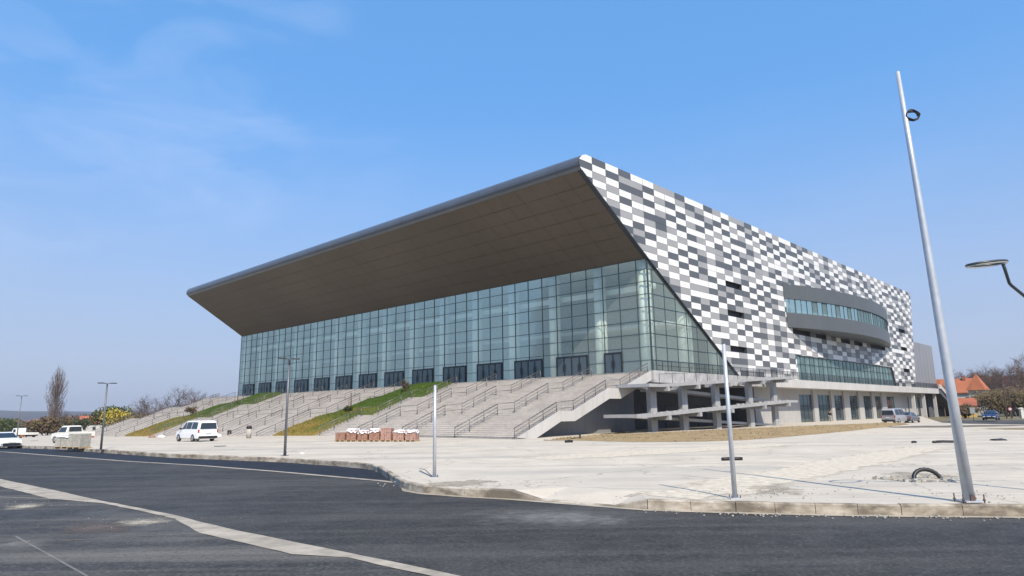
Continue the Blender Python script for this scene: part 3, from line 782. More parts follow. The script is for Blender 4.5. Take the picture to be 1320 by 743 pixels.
# glazed return on the side, cut by the slanted edge
TS = [0.0, 1.0] + [1.0 + 2.4 * k for k in range(1, 10)]
sg = MB(); mm_ = MB()
for i in range(len(TS) - 1):
    for j in range(len(ZL) - 1):
        poly = clip([(TS[i] + .03, ZL[j] + .03), (TS[i + 1] - .03, ZL[j] + .03), (TS[i + 1] - .03, ZL[j + 1] - .03), (TS[i] + .03, ZL[j + 1] - .03)], -(19.45 - 7.25), -19.6, 19.6 * 19.45)
        if len(poly) >= 3:
            c = (sum(p[0] for p in poly) / len(poly), sum(p[1] for p in poly) / len(poly)); a_, b_ = pr.gauss(0, .004), pr.gauss(0, .004)
            sg.face([W(.05 + a_ * (p[0] - c[0]) + b_ * (p[1] - c[1]), p[0], p[1]) for p in poly])
sgo = sg.build('side_glazing', MT['glass'], arena, fix=False)
for t_ in TS:
    zt = 19.45 - t_ / 19.6 * 12.2
    if zt > 6.3: mm_.sbox(.0, .12, t_ - .035, t_ + .035, 6.2, zt)
for z_ in ZL[1:-1]:
    mm_.sbox(0, .1, 0, edge_t(z_), z_ - .04, z_ + .04)
mm_.build('mullion', MT['mullion'], sgo, off=origin_of(arena))
# inside the foyer
m_ = MB(); m_.sbox(.3, SL - .3, .2, 11, 6.02, 6.19); m_.build('foyer_floor', MT['inner_floor'], arena)
m_ = MB(); m_.sbox(.3, SL - .3, 9.5, 9.8, 6.2, 20.5); m_.sbox(9.5, 9.8, 9.9, 24, 6.2, 14); m_.build('foyer_wall', MT['inner_wall'], arena)
m_ = MB(); m_.sbox(.3, SL - .3, .3, 9.5, 19.44, 19.6); m_.build('foyer_ceiling', MT['inner_ceiling'], arena)
m_ = MB(); m_.sbox(.4, SL - .4, 4.2, 9.5, 12.1, 12.5); m_.build('gallery_floor', MT['inner_ceiling'], arena)
m_ = MB(); m_.sbox(.4, SL - .4, 1.9, 2.3, 16.15, 16.75); m_.build('foyer_beam', MT['inner_col'], arena)
proto_col = None
for i, (s_, t_) in enumerate([(7.4 + 7.2 * k, .93) for k in range(14)] + [(1.1, 1.02), (1.05, 8.8), (1.05, 16.2)]):
    if proto_col is None:
        m_ = MB(); c_ = W(s_, t_); m_.tube([c_ + Vector((0, 0, 6.2)), c_ + Vector((0, 0, 19.43))], .74, 20)
        proto_col = m_.build('foyer_column', MT['inner_col'], arena); ref = c_
    else:
        o = proto_col.copy(); COL.objects.link(o); o.parent = arena; o.location = proto_col.location + (W(s_, t_) - ref)
# entrance doors: dark framed sets between the columns
def door_set(s0, n, h=2.55):
    fr = MB(); gl_ = MB(); s1 = s0 + n * 1.17
    fr.sbox(s0 - .09, s0, -.10, .02, 6.2, 6.2 + h); fr.sbox(s1, s1 + .09, -.10, .02, 6.2, 6.2 + h); fr.sbox(s0 - .09, s1 + .09, -.10, .02, 6.2 + h, 6.2 + h + .12)
    for k in range(n):
        a, b = s0 + k * 1.17, s0 + (k + 1) * 1.17
        fr.sbox(a + .0, a + .09, -.08, .0, 6.2, 6.2 + h); fr.sbox(b - .09, b, -.08, .0, 6.2, 6.2 + h)
        fr.sbox(a + .09, b - .09, -.08, .0, 6.2, 6.32); fr.sbox(a + .09, b - .09, -.08, .0, 6.2 + h - .09, 6.2 + h)
        fr.sbox(a + (.14 if k % 2 else .95), a + (.17 if k % 2 else .98), -.14, -.085, 7.0, 7.9)
        gl_.sbox(a + .09, b - .09, -.05, -.03, 6.32, 6.2 + h - .09)
    d = fr.build('entrance_door', MT['door_frame'], arena)
    gl_.build('door_pane', MT['glass_dark'], d, off=origin_of(arena))
door_set(4.0, 2)
for k in range(13):
    door_set(8.95 + 7.2 * k, 4)
# strip of glazing on the side, under the panels
TM = [41.0 + 1.95 * k for k in range(27)]; 
gq = MB(); gm = MB()
for i in range(26):
    a, b = TM[i], min(TM[i + 1], 91.9)
    for z0, z1 in ((6.25, 9.0), (9.0, 10.3)):
        poly = [(a + .04, z0 + .03), (b - .04, z0 + .03), (b - .04, z1 - .03), (a + .04, z1 - .03)]
        if i == 25: poly = [(a + .04, z0 + .03), (93.4 - (z0 - 6.25) * .38, z0 + .03), (93.4 - (z1 - 6.25) * .38, z1 - .03), (a + .04, z1 - .03)]
        e1, e2 = pr.gauss(0, .006), pr.gauss(0, .006); tm = (a + b) / 2
        gq.face([W(.12 + e1 * (p[0] - tm) + e2 * (p[1] - (z0 + z1) / 2), p[0], p[1]) for p in poly])
    gm.sbox(.06, .14, a - .03, a + .03, 6.2, 10.34)
gm.sbox(.02, .15, 41, 93, 8.96, 9.04); gm.sbox(.02, .15, 41, 92.2, 10.27, 10.36)
sgz = gq.build('ribbon_glazing', MT['glass_teal'], arena, fix=False); gm.build('mullion', MT['mullion'], sgz, off=origin_of(arena))
m_ = MB(); m_.sbox(5.0, 5.2, 24.5, 112, 6.2, 11); m_.sbox(.45, 5.0, 24.5, 111, 10.5, 10.7); m_.build('corridor_wall', MT['inner_wall'], arena)
for k in range(13):
    m_ = MB(); m_.sbox(.3, .7, 42.6 + 3.9 * k, 43.25 + 3.9 * k, 6.2, 10.5); m_.build('corridor_column', MT['inner_col'], arena)
m_ = MB(); m_.sbox(-.24, .1, 40.4, 40.95, 6.2, 8.35); m_.build('white_jamb', MT['white_panel'], arena)

# bowed balcony on the side
bal_parts = {'body': MB(), 'glass': MB(), 'bars': MB()}
def bow(t): 
    u = (t - 65.0) / 27.0
    return -max(0.0, 4.25 * (1 - u * u))
BT = [38.0 + i * 54.0 / 40 for i in range(41)]
def bal_end(t, z):                                # raked left end
    return t + max(0, 1 - (t - 38) / 5) * (21.3 - z) * .10 * (1 if t < 43 else 0)
def bal_layer(mbx, zt, zb, inset, mi=0, caps=True):
    outer = [(bal_end(t, zt), bow(t) + inset - .25) for t in BT]; lower = [(bal_end(t, zb), bow(t) + inset - .25) for t in BT]
    n = len(BT)
    for i in range(n - 1):
        mbx.face([W(lower[i][1], lower[i][0], zb), W(lower[i + 1][1], lower[i + 1][0], zb), W(outer[i + 1][1], outer[i + 1][0], zt), W(outer[i][1], outer[i][0], zt)], mi)
        if caps:
            mbx.face([W(outer[i][1], outer[i][0], zt), W(outer[i + 1][1], outer[i + 1][0], zt), W(.1, outer[i + 1][0], zt), W(.1, outer[i][0], zt)], mi)
            mbx.face([W(lower[i][1], lower[i][0], zb), W(.1, lower[i][0], zb), W(.1, lower[i + 1][0], zb), W(lower[i + 1][1], lower[i + 1][0], zb)], mi)
    if caps:
        mbx.face([W(outer[0][1], outer[0][0], zt), W(.1, outer[0][0], zt), W(.1, lower[0][0], zb), W(lower[0][1], lower[0][0], zb)], mi)
        mbx.face([W(outer[-1][1], outer[-1][0], zt), W(.1, outer[-1][0], zt), W(.1, lower[-1][0], zb), W(lower[-1][1], lower[-1][0], zb)], mi)
b_ = MB(); bal_layer(b_, 16.8, 14.5, 0)
balc = b_.build('bowed_balcony', MT['balcony'], arena)
b_ = MB(); bal_layer(b_, 21.3, 19.0, 0); b_.build('balcony_upper_band', MT['balcony'], balc, off=origin_of(arena))
b_ = MB(); bal_layer(b_, 19.02, 16.78, .22, caps=False); b_.build('balcony_glazing', MT['glass_teal'], balc, off=origin_of(arena))
b_ = MB(); bal_layer(b_, 19.05, 16.75, 1.4, caps=False); b_.build('balcony_inner_wall', MT['inner_wall'], balc, off=origin_of(arena))
for i in range(0, 41):
    b_ = MB(); t = BT[i]; a = W(bow(t) + .02 - .08, t, 16.8); b_.tube([a, a + Vector((0, 0, 2.2))], .028 if i % 2 else .045, 4, smooth=False)
    b_.build('balcony_mullion', MT['mullion'], balc, off=origin_of(arena))

# terrace slab, ground floor under it
SX1 = 108.0
m_ = MB()
m_.sbox(-2.7, .0, -4.2, 117.5, 5.05, 6.20); m_.sbox(.0, SX1, -4.2, .0, 5.05, 6.195); m_.sbox(SL + .05, SX1, .0, 30, 5.05, 6.19); m_.sbox(.0, 40, 111.9, 117.5, 5.05, 6.19)
ter = m_.build('terrace_slab', MT['slab'], arena)
m_ = MB(); m_.sbox(-2.72, -2.5, -4.22, 24, 5.0, 6.24); m_.build('terrace_edge', MT['conc_side'], arena)
m_ = MB()
m_.sbox(.0, .4, 25.2, 40.9, -.6, 5.05)
OPEN = [(40.9, 45.9), (47.75, 53.8), (55.25, 60.0), (62.9, 67.8), (70.6, 75.6), (77.5, 81.8), (85.0, 91.0)]
edges = [40.9] + [x for o in OPEN for x in o][1:]
for i in range(len(OPEN) - 1): m_.sbox(-.28, .4, OPEN[i][1], OPEN[i + 1][0], -.6, 5.05)
for a, b in OPEN: m_.sbox(.0, .4, a, b, 4.25, 5.05)
m_.sbox(.0, .4, 91, 101, -.6, 5.05); m_.sbox(.0, .4, 102, 109, -.6, 5.05); m_.sbox(.0, .4, 111.2, 116, -.6, 5.05)
m_.sbox(.0, .4, 101, 102, 4.2, 5.05); m_.sbox(.0, .4, 109, 111.2, 4.2, 5.05)
m_.build('ground_floor_wall', MT['conc_wall'], arena)
for a, b in OPEN + [(101, 102), (109, 111.2)]:
    m_ = MB(); n_ = max(1, round((b - a) / 1.6))
    for k in range(n_ + 1):
        t_ = a + (b - a) * k / n_; m_.sbox(.03, .12, t_ - .04, t_ + .04, -.5, 4.25)
    m_.sbox(.03, .12, a, b, 2.35, 2.45)
    fr = m_.build('ground_floor_window', MT['door_frame'], arena)
    m_ = MB(); m_.sbox(.06, .08, a, b, -.5, 4.25); m_.build('window_pane', MT['glass_dark'], fr, off=origin_of(arena))
m_ = MB(); m_.sbox(5.5, 5.7, 25, 116, -.6, 5.0); m_.sbox(.45, 5.5, 25, 116, -.2, -.15); m_.sbox(.4, SL, 4.5, 111, 5.06, 5.2); m_.build('ground_floor_core', MT['inner_wall'], arena)
for t_ in (97.5, 106.0, 116.0):
    m_ = MB(); m_.sbox(-2.2, -1.6, t_, t_ + .6, -.8, 5.05); m_.build('terrace_post', MT['slab'], arena)
# deep dark recess behind the ramps
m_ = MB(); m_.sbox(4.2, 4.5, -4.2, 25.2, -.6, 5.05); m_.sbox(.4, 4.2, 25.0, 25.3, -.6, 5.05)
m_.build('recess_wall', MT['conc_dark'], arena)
for t_ in (2.0, 9.0, 17.0):
    m_ = MB(); m_.sbox(4.10, 4.19, t_, t_ + 2.4, .0, 2.7); m_.build('service_door', MT['door_frame'], arena)
# terrace railing along the side
def balustrade(mb, pts, h=1.05, step=1.6, bars=None, rails=(1.0, .55, .12), r=.025):
    """posts, rails and bars along a polyline of floor points"""
    for i in range(len(pts) - 1):
        a, b = pts[i], pts[i + 1]; L = (b - a).length; n = max(1, round(L / step))
        for k in range(n + (1 if i == len(pts) - 2 else 0)):
            p = a.lerp(b, k / n); mb.tube([p, p + Vector((0, 0, h))], r * 1.25, 4, smooth=False)
        for f in rails: mb.tube([a + Vector((0, 0, h * f)), b + Vector((0, 0, h * f))], r, 4, smooth=False)
        if bars:
            n = max(1, round(L / bars))
            for k in range(n):
                p = a.lerp(b, (k + .5) / n); mb.tube([p + Vector((0, 0, h * .12)), p + Vector((0, 0, h))], r * .55, 3, False, smooth=False)
m_ = MB(); balustrade(m_, [W(-2.55, -3.9, 6.2), W(-2.55, 40, 6.2)], 1.1, 1.8, .14); balustrade(m_, [W(-2.55, 40, 6.2), W(-2.55, 117.3, 6.2)], 1.1, 2.4, .16)
m_.build('terrace_railing', MT['door_frame'], arena)
# stair at the far end of the terrace
m_ = MB()
prf = [(117.5, 6.2), (119, 6.2), (142, -1.0), (142, -1.9), (118.5, 5.2), (117.5, 5.1)]
m_.prism(prf, lambda p, s_: W(s_, p[0], p[1]), -2.7, -.2)
m_.build('end_stair', MT['conc_dark'], arena)
m_ = MB(); m_.prism([(117.5, 6.2), (119, 6.25), (142, -.95), (142, -.1), (119, 7.2), (117.5, 7.2)], lambda p, s_: W(s_, p[0], p[1]), -2.95, -2.7); m_.build('stair_parapet', MT['slab'], arena)
# ribbed annex behind
m_ = MB()
m_.sbox(3, 34, 117.6, 143.5, -1, 18.2)
for k in range(9): m_.sbox(2.95, 3.0, 117.7 + k * 3.1, 117.8 + k * 3.1, 6.2, 18.1)
annx = m_.build('rear_annex', MT['annex'], arena)
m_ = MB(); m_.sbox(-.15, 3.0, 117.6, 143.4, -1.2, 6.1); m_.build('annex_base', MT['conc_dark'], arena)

# ------------------------------------------------------------------ the stairs up to the terrace
FL = [(-4.2, -9.8, 6.2, 4.2), (-11.8, -17.2, 4.2, 2.1), (-19.1, -24.5, 2.1, 0.0)]
def step_list(zmin):
    """(t_back, t_front, z) of every tread from the top down"""
    o = []; n = 13
    prev_t = None
    for fi, (ta, tb, za, zb) in enumerate(FL):
        for k in range(n):
            z = za - (za - zb) * (k + 1) / n
            t0 = ta + (tb - ta) * k / n; t1 = ta + (tb - ta) * (k + 1) / n
            if k == n - 1 and fi < 2: t1 = FL[fi + 1][0]
            o.append((t0, t1, z))
    t, z = FL[2][1], 0.0
    while z > zmin:
        z -= .16; o.append((t, t - .42, z)); t -= .42
    return o
def stair_profile(zmin, waist=None):
    st = step_list(zmin); top = [(-4.2, 6.19)]
    for (t0, t1, z) in st: top += [(t0 + .02, z), (t1, z), (t1, z - .035), (t1 + .02, z - .035)]
    if waist is None: return top + [(top[-1][0], zmin - .8), (-4.2, zmin - .8)]
    low = [(-4.2, 5.3), (-9.9, 3.35), (-11.7, 3.35), (-17.0, 1.35), (-19.0, 1.35), (-22.6, -.15), (top[-1][0], -.3)]
    return top + list(reversed(low))
def zst(t):
    """nosing line height at t"""
    for (ta, tb, za, zb) in FL:
        if t >= ta: return za
        if t >= tb: return za + (zb - za) * (ta - t) / (ta - tb)
    z_ = 2.1 + (0 - 2.1) * (FL[2][0] - t) / 5.4
    return z_
def stair_thing(label, s0, s1, rails, edge_rail=None, waist=None):
    base = W((s0 + s1) / 2, -24.5, gz(*xy(W((s0 + s1) / 2, -24.5))))
    th = empty('grand_staircase', base, label, 'staircase', 'staircases up to the glazed front')
    zmin = min(-.05, gz(*xy(W(s1, -27))) - .05)
    m = MB(); m.prism(stair_profile(zmin), lambda p, s_: W(s_, p[0], p[1]), max(s0, .0) if waist else s0, s1)
    if waist: m.prism(stair_profile(zmin, True), lambda p, s_: W(s_, p[0], p[1]), s0, .0)
    m.build('steps', MT['step'], th)
    tend = step_list(zmin)[-1][1]
    if waist:
        m = MB(); q = stair_profile(zmin, True)
        up_ = [(-4.2, 6.2), (-9.8, 4.28), (-11.8, 4.28), (-17.2, 2.2), (-19.1, 2.2), (-24.4, .12)]
        lowq = [(-22.4, -.1), (-18.95, 1.3), (-17.0, 1.3), (-11.7, 3.3), (-9.9, 3.3), (-4.2, 5.25)]
        m.prism(up_ + lowq, lambda p, s_: W(s_, p[0], p[1]), s0 - .12, s0 - .003); m.build('stringer', MT['slab'], th)
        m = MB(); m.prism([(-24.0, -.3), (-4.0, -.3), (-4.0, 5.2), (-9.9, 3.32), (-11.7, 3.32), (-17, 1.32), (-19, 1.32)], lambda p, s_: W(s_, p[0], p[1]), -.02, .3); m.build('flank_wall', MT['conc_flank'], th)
    lines = []
    for s_ in rails:
        segs = [(-4.6, -9.6), (-12.0, -17.0), (-19.3, min(-24.2, tend + .3))]
        m = MB()
        pts_all = []
        for (ta, tb) in segs:
            n = 3
            ps = [W(s_, ta + (tb - ta) * k / n, zst(ta + (tb - ta) * k / n) + .0) for k in range(n + 1)]
            for p in ps: m.tube([p + Vector((0, 0, -.15)), p + Vector((0, 0, .95))], .042, 6)
            for h in (.93, .62, .31): m.tube([p + Vector((0, 0, h)) for p in (ps[0], ps[-1])], .024 if h < .7 else .042, 6)
            pts_all.append(ps)
        for k in range(2):
            a, b = pts_all[k][-1], pts_all[k + 1][0]
            for h in (.93, .35): m.tube([a + Vector((0, 0, h)), b + Vector((0, 0, h))], .027, 6)
        if s_ == edge_rail:
            for ps in pts_all:
                a, b = ps[0], ps[-1]; n = 36
                for k in range(n):
                    p = a.lerp(b, (k + .5) / n); m.tube([p + Vector((0, 0, .1)), p + Vector((0, 0, .93))], .010, 3, False, smooth=False)
            for k in range(2):
                a, b = pts_all[k][-1], pts_all[k + 1][0]
                for q in range(12):
                    p = a.lerp(b, (q + .5) / 12); m.tube([p + Vector((0, 0, .1)), p + Vector((0, 0, .93))], .010, 3, False, smooth=False)
        m.build('handrail', MT['rail'], th)
    return th
stair_thing('nearest broad grey stone staircase with an open underside beside the concrete ramp', -2.35, 28.4, [-2.3, 4.9, 12.4, 19.8, 27.2], -2.3, True)
stair_thing('broad grey stone staircase between the two grass banks', 37.1, 75.1, [38.6, 46, 53.4, 60.8, 68.2, 74.2])
stair_thing('farthest grey stone staircase, ending beyond the far corner of the glazed front', 84.9, 108.0, [86, 93.4, 100.8, 107.6])
# grass banks between the stairs
def bank(name, s0, s1, label):
    m = MB(); ni, nj = 10, 44
    zb = gz(*xy(W(s1, -26)))
    tb = -24.6 + zb * 2.55
    g = []
    for i in range(ni + 1):
        row = []
        for j in range(nj + 1):
            f = j / nj; s_ = s0 + (s1 - s0) * i / ni; t_ = tb + (-4.3 - tb) * f
            e = min(1, min(i, ni - i) / 2)
            z_ = zst(t_) * .55 + (zb + (6.25 - zb) * f) * .45 + .14 + .12 * e + .10 * noise.noise(Vector((s_ * .6, t_ * .6, 3)))
            if j == 0: z_ = zb - .1
            row.append(W(s_, t_, max(z_, gz(*xy(W(s_, t_))) - .05)))
        g.append(row)
    for i in range(ni):
        for j in range(nj): m.face([g[i][j], g[i + 1][j], g[i + 1][j + 1], g[i][j + 1]], smooth=True)
    m.face([g[0][j] for j in range(nj + 1)] + [g[0][-1] + Vector((0, 0, -3)), g[0][0] + Vector((0, 0, -1))])
    m.face([g[ni][j] for j in range(nj + 1)] + [g[ni][-1] + Vector((0, 0, -3)), g[ni][0] + Vector((0, 0, -1))])
    o = m.build(name, MT['grass'], fix=False); 
    tag(o, kind='structure')
    # blades
    b = MB(); r_ = random.Random(int(s0))
    for k in range(9000):
        i, j = r_.randrange(ni), r_.randrange(nj); u_, v_ = r_.random(), r_.random()
        p = g[i][j].lerp(g[i + 1][j], u_).lerp(g[i][j + 1].lerp(g[i + 1][j + 1], u_), v_)
        h = r_.uniform(.08, .24); a = r_.uniform(0, 6.28); wd = r_.uniform(.02, .06); d = Vector((math.cos(a), math.sin(a), 0))
        tip = p + Vector((r_.uniform(-.08, .08), r_.uniform(-.08, .08), h)); b.face([p - d * wd, p + d * wd, tip])
    tag(b.build('grass', MT['grass'], fix=False), kind='stuff', label='tufts of green and yellowed grass covering a sloping bank', cat='grass')
    return g
bank_a = bank('grass_bank', 28.45, 37.05, 'near'); bank_b = bank('grass_bank', 75.15, 84.85, 'far')

# ------------------------------------------------------------------ the ramp at the side
rampo = empty('access_ramp', W(-4, 8, 0), 'zigzag concrete access ramp on square columns beside the terrace', 'ramp')
def run(s0, s1, t0, z0, t1, z1, th=.30, name='ramp_run'):
    m = MB(); m.prism([(t0, z0), (t1, z1), (t1, z1 - th), (t0, z0 - th)], lambda p, s_: W(s_, p[0], p[1]), s0, s1)
    return m.build(name, MT['conc'], rampo)
SO0, SO1, SI0, SI1 = -5.9, -4.3, -3.75, -2.2
def landing(t0, t1, z):
    m = MB(); m.sbox(SO0, SI1, t0, t1, z - .30, z); m.build('landing', MT['conc'], rampo)
run(SI0, SI1, 23.0, .15, -10.5, 1.78); landing(-12.4, -10.5, 1.79)
run(SO0, SO1, -10.5, 1.78, 22.9, 3.18); landing(22.9, 25.0, 3.19)
run(SI0, SI1, 22.9, 3.18, -8.2, 4.62); landing(-10.2, -8.2, 4.63)
run(SO0, SO1, -8.2, 4.62, 22.6, 6.20)
m_ = MB(); m_.sbox(SO0, -2.72, 22.6, 24.8, 5.88, 6.205); m_.build('landing', MT['conc'], rampo)
CT = [-6.9, -.9, 6.3, 14.8, 22.0]
for t_ in CT:
    m_ = MB(); m_.sbox(-4.26, -3.79, t_ - .55, t_ + .55, -.4, 6.1 if t_ > 20 else 4.4 + (t_ + 8.2) * .0513); m_.build('column', MT['conc'], rampo)
    zo = 1.78 + (t_ + 10.5) * 1.40 / 33.4; zu = 4.62 + (t_ + 8.2) * 1.58 / 30.8
    for z_ in (zo, zu):
        m_ = MB(); m_.sbox(SO0 - .12, -2.9, t_ - .22, t_ + .22, z_ - .72, z_ - .31); m_.build('cross_beam', MT['conc'], rampo)
def zrun(t, up_): return (4.62 + (t + 8.2) * 1.58 / 30.8) if up_ else (1.78 + (t + 10.5) * 1.40 / 33.4)
m_ = MB(); balustrade(m_, [W(SO0 + .08, -8.2, 4.62), W(SO0 + .08, 22.6, 6.2), W(SO0 + .08, 24.6, 6.2)], .95, 2.4, None, (1.0,), .02)
m_.build('ramp_railing', MT['door_frame'], rampo)
# kerb upstand of stained blocks along the lower run
for k in range(28):
    m_ = MB(); t_ = -9.6 + k * 1.15; m_.sbox(SO0 + .02, SO0 + .16, t_, t_ + rng.uniform(.25, .7), zrun(t_, False) - .02, zrun(t_, False) + rng.uniform(.06, .22))
    m_.build('upstand', MT['conc_side'], rampo)

# ------------------------------------------------------------------ poles and lamps
def lamp_post(base, label, h=5.2, az=40):
    th = empty('lamp_post', base, label, 'street lamp', 'double-headed lamp posts along the paving', rz=rad(az))
    m = MB(); m.tube([(0, 0, 0), (0, 0, h * .5), (0, 0, h - .35)], [.075, .062, .05], 10); local('pole', m, MT['lamp_grey'], th)
    m = MB(); m.box(-.16, .16, -.16, .16, 0, .03); local('base_plate', m, MT['lamp_grey'], th)
    for sx in (-1, 1):
        m = MB(); m.tube([(0, 0, h - .35), (sx * .02, 0, h - .06), (sx * .06, 0, h), (sx * .20, 0, h + .01)], .03, 6); a = local('arm', m, MT['lamp_dark'], th)
        m = MB(); n = 14
        m.tube([(sx * (.20 + .19) - sx * .19 * math.cos(2 * math.pi * k / n), .15 * math.sin(2 * math.pi * k / n), h + .02) for k in range(n + 1)], .035, 5, False)
        hd = local('lamp_head', m, MT['lamp_dark'], a)
        m = MB(); m.face([(sx * .39 + .15 * math.cos(2 * math.pi * k / n), .12 * math.sin(2 * math.pi * k / n), h + .005) for k in range(n)]); local('diffuser', m, MT['diffuser'], hd)
    return th
lamp_post(ground_at(367, 588), 'grey double-headed lamp post at the kerb in front of the middle of the glazed hall')
lamp_post(ground_at(130, 580), 'grey double-headed lamp post beside the pallets of grey pavers behind the pickup', 4.55)
p_ = at_depth(24, 545, 104); lamp_post(Vector((p_.x, p_.y, gz(p_.x, p_.y) - .3)), 'distant double-headed lamp post beyond the white flatbed truck', 5.9)
def bare_pole(base, h, label, r0=.062, r1=.045):
    th = empty('lamp_pole', base, label, 'pole', 'bare galvanised poles still without lamps')
    m = MB(); m.tube([(0, 0, .02), (0, 0, h * .5), (0, 0, h)], [r0, (r0 + r1) / 2, r1], 12); local('pole', m, MT['galv'], th)
    m = MB(); m.tube([(0, 0, h), (0, 0, h + .012)], r1 * 1.12, 12); local('cap', m, MT['lamp_grey'], th)
    m = MB(); m.box(-.14, .14, -.14, .14, 0, .025); pl_ = local('base_plate', m, MT['galv'], th)
    for sx in (-1, 1):
        for sy in (-1, 1):
            m = MB(); m.tube([(sx * .1, sy * .1, 0), (sx * .1, sy * .1, .09)], .012, 6); local('bolt', m, MT['ceramic'], pl_)
    return th
bare_pole(ground_at(560, 616), 3.08, 'short bare galvanised pole with a thin steel stake leaning at its foot')
bare_pole(ground_at(947.5, 643), 3.72, 'bare galvanised pole standing in front of the concrete ramp and columns')
rb = ground_at(1250, 648); hp = 8.0
r_top = at_depth(1157, 93, rb.xy.length)
tp = empty('tall_pole', rb, 'tall tapered galvanised pole with a coil of black cable near its top', 'pole')
m = MB(); axis = (r_top - rb)
m.tube([axis * 0 + Vector((0, 0, .04)), axis * .25, axis * .5, axis * .75, axis], [.118, .102, .085, .066, .048], 16); local('pole', m, MT['galv'], tp)
m = MB(); m.box(-.19, .19, -.19, .19, .02, .05); bp = local('base_plate', m, MT['galv'], tp)
for sx in (-1, 1):
    for sy in (-1, 1):
        m = MB(); m.tube([(sx * .23, sy * .15, -.02), (sx * .23, sy * .15, .19)], .014, 6); m.tube([(sx * .23, sy * .15, .05), (sx * .23, sy * .15, .085)], .03, 6); local('anchor_bolt', m, MT['ceramic'], bp)
m = MB(); m.box(-.05, .05, -.135, -.10, .05, .16); local('hatch', m, MT['ceramic'], tp)
m = MB(); c_ = axis * .885; rr = .165
pts = []
for k in range(52):
    a = 2 * math.pi * k / 17; pts.append(c_ + EX * (.165 + rr * math.cos(a)) + Vector((0, 0, 1)) * (.75 * rr * math.sin(a) + .02 * math.sin(k)) + Vector((0, -.03 * (k // 17) + .02 * math.cos(a * .7), 0)))
m.tube(pts, .017, 6)
o = local('coil', m, MT['black_plastic'], bp); o.parent = None; o.location = rb
o.name = 'cable_coil'; tag(o, 'coil of black cable tied near the top of the tall galvanised pole', 'cable')
# ring lamp reaching in from the right
lb = ground_at(1408, 640)
lt = at_depth(1272, 341, lb.xy.length - 2.0)
lp = empty('ring_lamp', lb, 'dark curved lamp post with an open oval ring head reaching in over the paving', 'street lamp')
d_ = Vector((lt.x - lb.x, lt.y - lb.y, 0)); 
arm_end = at_depth(1293, 340, lb.xy.length - 1.6) - lb; mid1 = at_depth(1301, 365, lb.xy.length - 1.4) - lb; mid2 = at_depth(1322, 383, lb.xy.length - 1.0) - lb
m = MB(); m.tube([(0, 0, 0), (0, 0, 1.9), (0, 0, mid2.z - .55)], [.075, .065, .055], 10); local('pole', m, MT['lamp_dark'], lp)
m = MB(); m.tube([Vector((0, 0, mid2.z - .58)), Vector((0, 0, mid2.z - .35)).lerp(mid2, .25), mid2 + Vector((.06, 0, -.03)), mid2, mid1 + Vector((.05, .02, -.05)), mid1, mid1.lerp(arm_end, .6), arm_end], [.05, .045, .04, .038, .036, .036, .036, .04], 8); local('arm', m, MT['lamp_dark'], lp)
ctr = lt - lb; ctr.z += .02; ax = (arm_end - ctr); ax.z = 0; a_l = ax.length; ax.normalize(); ay = Vector((-ax.y, ax.x, 0))
m = MB(); n = 28
ringp = [ctr + ax * (a_l * math.cos(2 * math.pi * k / n)) + ay * (.30 * math.sin(2 * math.pi * k / n)) + Vector((0, 0, .05 * math.cos(2 * math.pi * k / n))) for k in range(n + 1)]
m.tube(ringp, .032, 8, False); hd = local('lamp_head', m, MT['lamp_dark'], lp)
m = MB()
m.tube([p - Vector((0, 0, .03)) for p in ringp], .020, 5, False); local('light_strip', m, MT['diffuser'], hd)

# ------------------------------------------------------------------ vehicles
def add_wheels(th, xs, y, r, wd):
    for x in xs:
        for sy in (-1, 1):
            m = MB(); n = 18; y0, y1 = sy * (y - wd), sy * y
            m.tube([(x, y0, r), (x, y0 + sy * .02, r), (x, y1 - sy * .02, r), (x, y1, r)], [r * .93, r, r, r * .93], n); wh = local('wheel', m, MT['tyre'], th)
            m = MB(); m.tube([(x, y1 - sy * .03, r), (x, y1 + sy * .008, r), (x, y1 + sy * .012, r)], [r * .66, r * .64, r * .2], 14); local('rim', m, MT['rim'], wh)
def car_body(st):
    """st: rows of (x, half width, bottom, belt, roof, roof half width)"""
    m = MB(); rows = []
    for (x, hw, zb, zl_, zr_, rw) in st:
        half = [(hw * .86, zb), (hw * .985, zb + .10), (hw, zb + (zl_ - zb) * .55), (hw * .965, zl_), (rw + .5 * (hw * .965 - rw) * 0, max(zr_ - .07, zl_ + .004)), (rw * .86, zr_)]
        ring = half + [(-y, z) for y, z in reversed(half)]
        b = len(m.v); m.v += [(x, y, z) for y, z in ring]; rows.append((b, len(ring)))
    for i in range(len(rows) - 1):
        (b, n), (b2, _) = rows[i], rows[i + 1]
        for k in range(n):
            k2 = (k + 1) % n; m.f.append((b + k, b + k2, b2 + k2, b2 + k)); m.mi.append(0); m.sm.append(False)
    m.f.append(tuple(rows[0][0] + k for k in range(rows[0][1]))); m.f.append(tuple(reversed([rows[-1][0] + k for k in range(rows[-1][1])])))
    m.mi += [0, 0]; m.sm += [False, False]
    return m
def quad_off(m, pts, d=.012):
    a, b, c, e = [Vector(p) for p in pts]; n = (b - a).cross(c - a).normalized()
    m.face([p + n * d for p in (a, b, c, e)]); 
